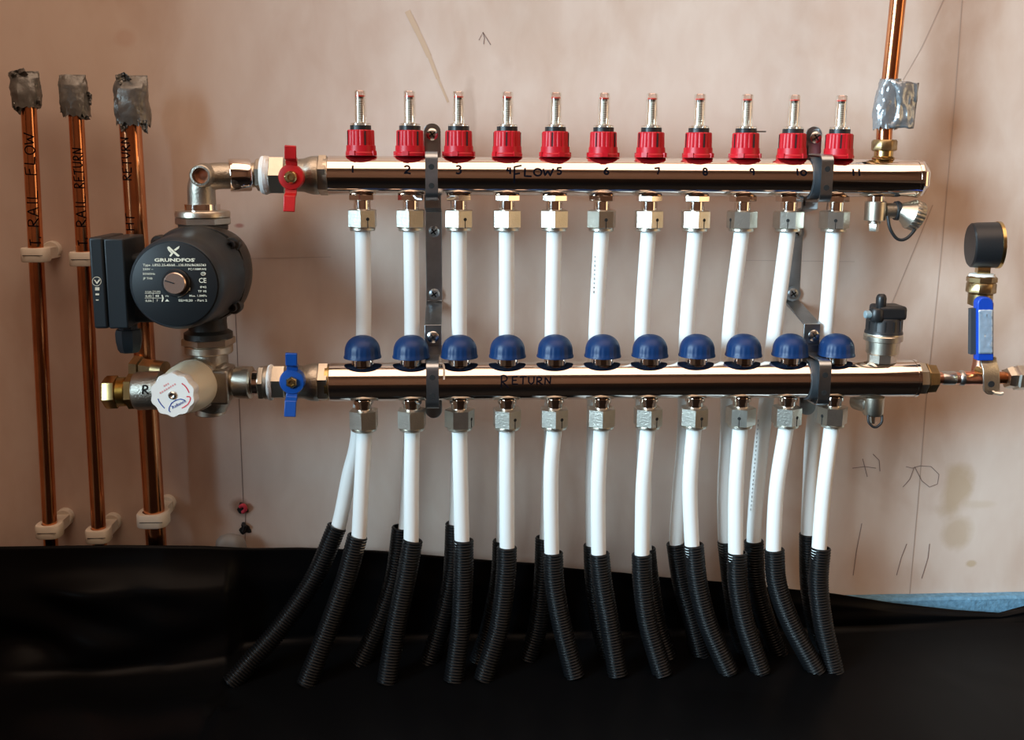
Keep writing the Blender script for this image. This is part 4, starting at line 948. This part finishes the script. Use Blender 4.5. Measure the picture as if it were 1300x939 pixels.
# automatic air vent
a = ax_pt(1117.5, 0); t = thing('air_vent', a + Z_*.019, 'automatic air vent with black cap on the return manifold', 'air vent')
obj('neck', MB().lathe(a, Z_, [(.0185, .0150), (.0272, .0150), (.0276, .0140)], 8, ph=R(12)), 'nutnickel', t)
obj('body', MB().lathe(a, Z_, [(.0270, .0150), (.0285, .0168), (.0410, .0172), (.0412, .0185), (.0420, .0198), (.0470, .0200), (.0482, .0190), (.0488, .0196), (.0500, .0194)], 48), 'nickel', t)
k = MB().lathe(a, Z_, [(.0495, .0196), (.0520, .0192), (.0535, .0180), (.0655, .0176), (.0665, .0168), (.0665, 0)], 48)
cap_ = obj('cap', k, 'black', t)
obj('cap_top', MB().box(a + Vector((.0025, -.001, .0725)), (.0300, .0300, .0150)), 'black', t, bevel=.0035)
rb_ = MB()
for q in range(12): an = R(q*30 + 10); d = Vector((math.cos(an), math.sin(an), 0)); rb_.box(a + d*.0179 + Z_*.0585, (.0012, .0014, .011), (d, Z_.cross(d), Z_))
obj('grip_ribs', rb_, 'black', cap_)
vb = a + Vector((-.0135, -.010, .0720))
obj('vent_valve', MB().lathe(vb - Z_*.008, Z_, [(0, .0068), (.002, .0078), (.012, .0076), (.014, .0060)], 20).lathe(vb + Z_*.005 + X_*.004, Z_, [(0, .0044), (.004, .0052), (.011, .0054), (.014, .0046), (.0155, .0030), (.0155, 0)], 12), 'black', t)
obj('vent_peg', MB().cyl(vb - Z_*.001, -X_, .005, .0125, .0042, 12, .0006), 'greyblue', t)
# return end: reducer, tee, gauge, lever valve
aR = lambda px: ax_pt(px, 0)
O = Vector((0, YR, ZR)); 
t = thing('end_reducer', aR(1170), 'nickel and brass reducer closing the right end of the return manifold', 'pipe fitting')
obj('nickel_bush', MB().lathe(O, X_, [(aR(1160).x, .0165), (aR(1161).x, .0178), (aR(1171).x, .0178), (aR(1172.5).x, .0165)], 8, ph=R(10)), 'nickel', t)
obj('brass_nut', MB().lathe(O, X_, [(aR(1172.5).x, .0172), (aR(1174).x, .0174), (aR(1175).x, .0160), (aR(1185).x, .0156), (aR(1187.5).x, .0125), (aR(1188).x, .0082)], 8, ph=R(14)), 'darkbrass', t)
t = thing('copper_tee', aR(1236), 'bright copper tee with soldered joints right of the return manifold', 'pipe fitting')
obj('stub', MB().cyl(O, X_, aR(1187).x, aR(1224).x, .0066, 28), 'pinkcopper', t)
obj('solder_band', MB().lathe(O, X_, [(aR(1195).x, .0067), (aR(1197).x, .0074), (aR(1210).x, .0076), (aR(1212).x, .0068)], 28, mod=lambda an, s: 1 + .03*math.sin(3*an + s*300)), 'solder', t)
obj('solder_ring', MB().lathe(O, X_, [(aR(1217).x, .0067), (aR(1219).x, .0082), (aR(1222).x, .0084), (aR(1223).x, .0075)], 28), 'solder', t)
xt = aR(1243).x; TT = Vector((xt, YR, ZR)); ztop = P(1243, 384, YR).z
obj('body', MB().cyl(O, X_, aR(1222).x, aR(1264).x, .0076, 32).lathe(TT, Z_, [(0, .0074), (.008, .0088), (.014, .0080), (.018, .0078), (ztop - ZR, .0078)], 28), 'pinkcopper', t)
obj('outlet_pipe', MB().cyl(O, X_, aR(1263).x, aR(1292).x, .0068, 28), 'copper', t)
t = thing('compression_fitting', aR(1292), 'nickel compression fitting at the right edge beside the copper tee', 'pipe fitting')
obj('nut', MB().lathe(O, X_, [(aR(1276).x, .0072), (aR(1277).x, .0110), (aR(1284).x, .0128), (aR(1285).x, .0118), (aR(1287).x, .0118), (aR(1289).x, .0140), (aR(1304).x, .0140), (aR(1306).x, .0125)], 6, ph=R(6)), 'nutnickel', t)
obj('tail', MB().cyl(O, X_, aR(1305).x, aR(1400).x, .0105, 28), 'nickel', t)
# pressure gauge on its brass adaptor
G = lambda py: P(1246, py, YR).z
gx = P(1246, 360, YR).x; GO = Vector((gx, YR, 0))
t = thing('pressure_gauge', Vector((gx, YR, G(386))), 'black pressure gauge on brass adaptor, seen from its back', 'gauge')
obj('reducer', MB().lathe(GO, Z_, [(G(388), .0085), (G(386), .0122), (G(373), .0124), (G(371.5), .0110)], 36), 'darkbrass', t)
obj('nut', MB().lathe(GO, Z_, [(G(372), .0135), (G(370.5), .0150), (G(360), .0150), (G(358), .0138), (G(357.5), .0152), (G(352), .0152), (G(350), .0135)], 8, ph=R(10)), 'darkbrass', t)
obj('seal', MB().lathe(GO, Z_, [(G(352), .0125), (G(350), .0132), (G(347.5), .0122), (G(346.5), .0090)], 36, mod=lambda an, s: 1 + .03*math.sin(5*an)), 'ptfe', t)
obj('stem', MB().cyl(GO, Z_, G(348), G(337), .0088, 4, .0006, ph=R(30)), 'brass', t)
gc = Vector((gx, YR, G(311))); ga = Vector((.97, -.22, .03)).normalized()
obj('housing', MB().lathe(gc, ga, [(-.0150, 0), (-.0150, .0215), (-.0135, .0232), (-.008, .0238), (.0110, .0240)], 56), 'black', t)
obj('bezel', MB().lathe(gc, ga, [(.0110, .0238), (.0113, .0246), (.0145, .0246), (.0150, .0225), (.0135, .0222), (.0135, 0)], 56), 'brass', t)
# lever valve in front of the tee
yl = YR - .026
t = thing('lever_valve', P(1256, 490, yl), 'lever handle with blue vinyl grip upright in front of the copper tee', 'valve handle')
L3 = lambda px, py, dy=0: P(px, py, yl + dy)
def plate3(pp, dy, th): return MB().prism([L3(px, py, dy) for px, py in pp], (0, th, 0))
rr_ = lambda x0, y0, x1, y1, r: [(x0, y1), (x0, y0 + r)] + [(x0 + r - r*math.cos(R(a_)), y0 + r - r*math.sin(R(a_))) for a_ in range(15, 90, 15)] + [(x0 + r, y0), (x1 - r, y0)] + [(x1 - r + r*math.sin(R(a_)), y0 + r - r*math.cos(R(a_))) for a_ in range(15, 90, 15)] + [(x1, y0 + r), (x1, y1)]
gr = obj('grip', plate3(rr_(1241.5, 377, 1262, 458, 9), 0, .010), 'gripblue', t, bevel=.0015)
obj('grip_edge', MB().prism([L3(1233, 392, .004), L3(1241, 391, .004), L3(1241, 449, .004), L3(1232.5, 450, .004)], (0, .006, 0)), 'darksteel', t)
N = 8; pts_ = [L3(1242.5 + (1261 - 1242.5)*i/N, 393 + (449 - 393)*j/20, -.0012 - .0012*abs(noise.noise(Vector((i*.9, j*.5, 2))))) for i in range(N + 1) for j in range(21)]
fl = obj('clear_film', MB().add(pts_, [(i*21 + j, i*21 + j + 1, (i + 1)*21 + j + 1, (i + 1)*21 + j) for i in range(N) for j in range(20)]), 'film', t, sharp=20)
s_ = fl.modifiers.new('thickness', 'SOLIDIFY'); s_.thickness = .0003
lev = [L3(1253, 452, .006), L3(1254.5, 461, .006), L3(1257.5, 471, .001), L3(1257.5, 477, 0), L3(1258, 496, 0)]
lv = MB().strip(lev, X_*.0175, .0022)
lv.cyl(L3(1258.5, 491, 0), Y_, -.0002, .002, .0086, 28)
ob = obj('lever_arm', lv, 'nutnickel', t, bevel=.0004)
obj('hole', MB().cyl(L3(1258.6, 487.5, -.0024), -Y_, -.0008, .0003, .0034, 20), 'dark', ob)
obj('curled_tip', MB().strip([L3(1258, 497, 0), L3(1263, 500, -.002), L3(1270, 501, -.005), L3(1274, 500, -.006)], Vector((.002, .004, -.003)), .0016), 'nutnickel', t)
obj('spindle', MB().cyl(L3(1255, 475, 0), Y_, .001, .020, .0050, 20), 'brass', t)
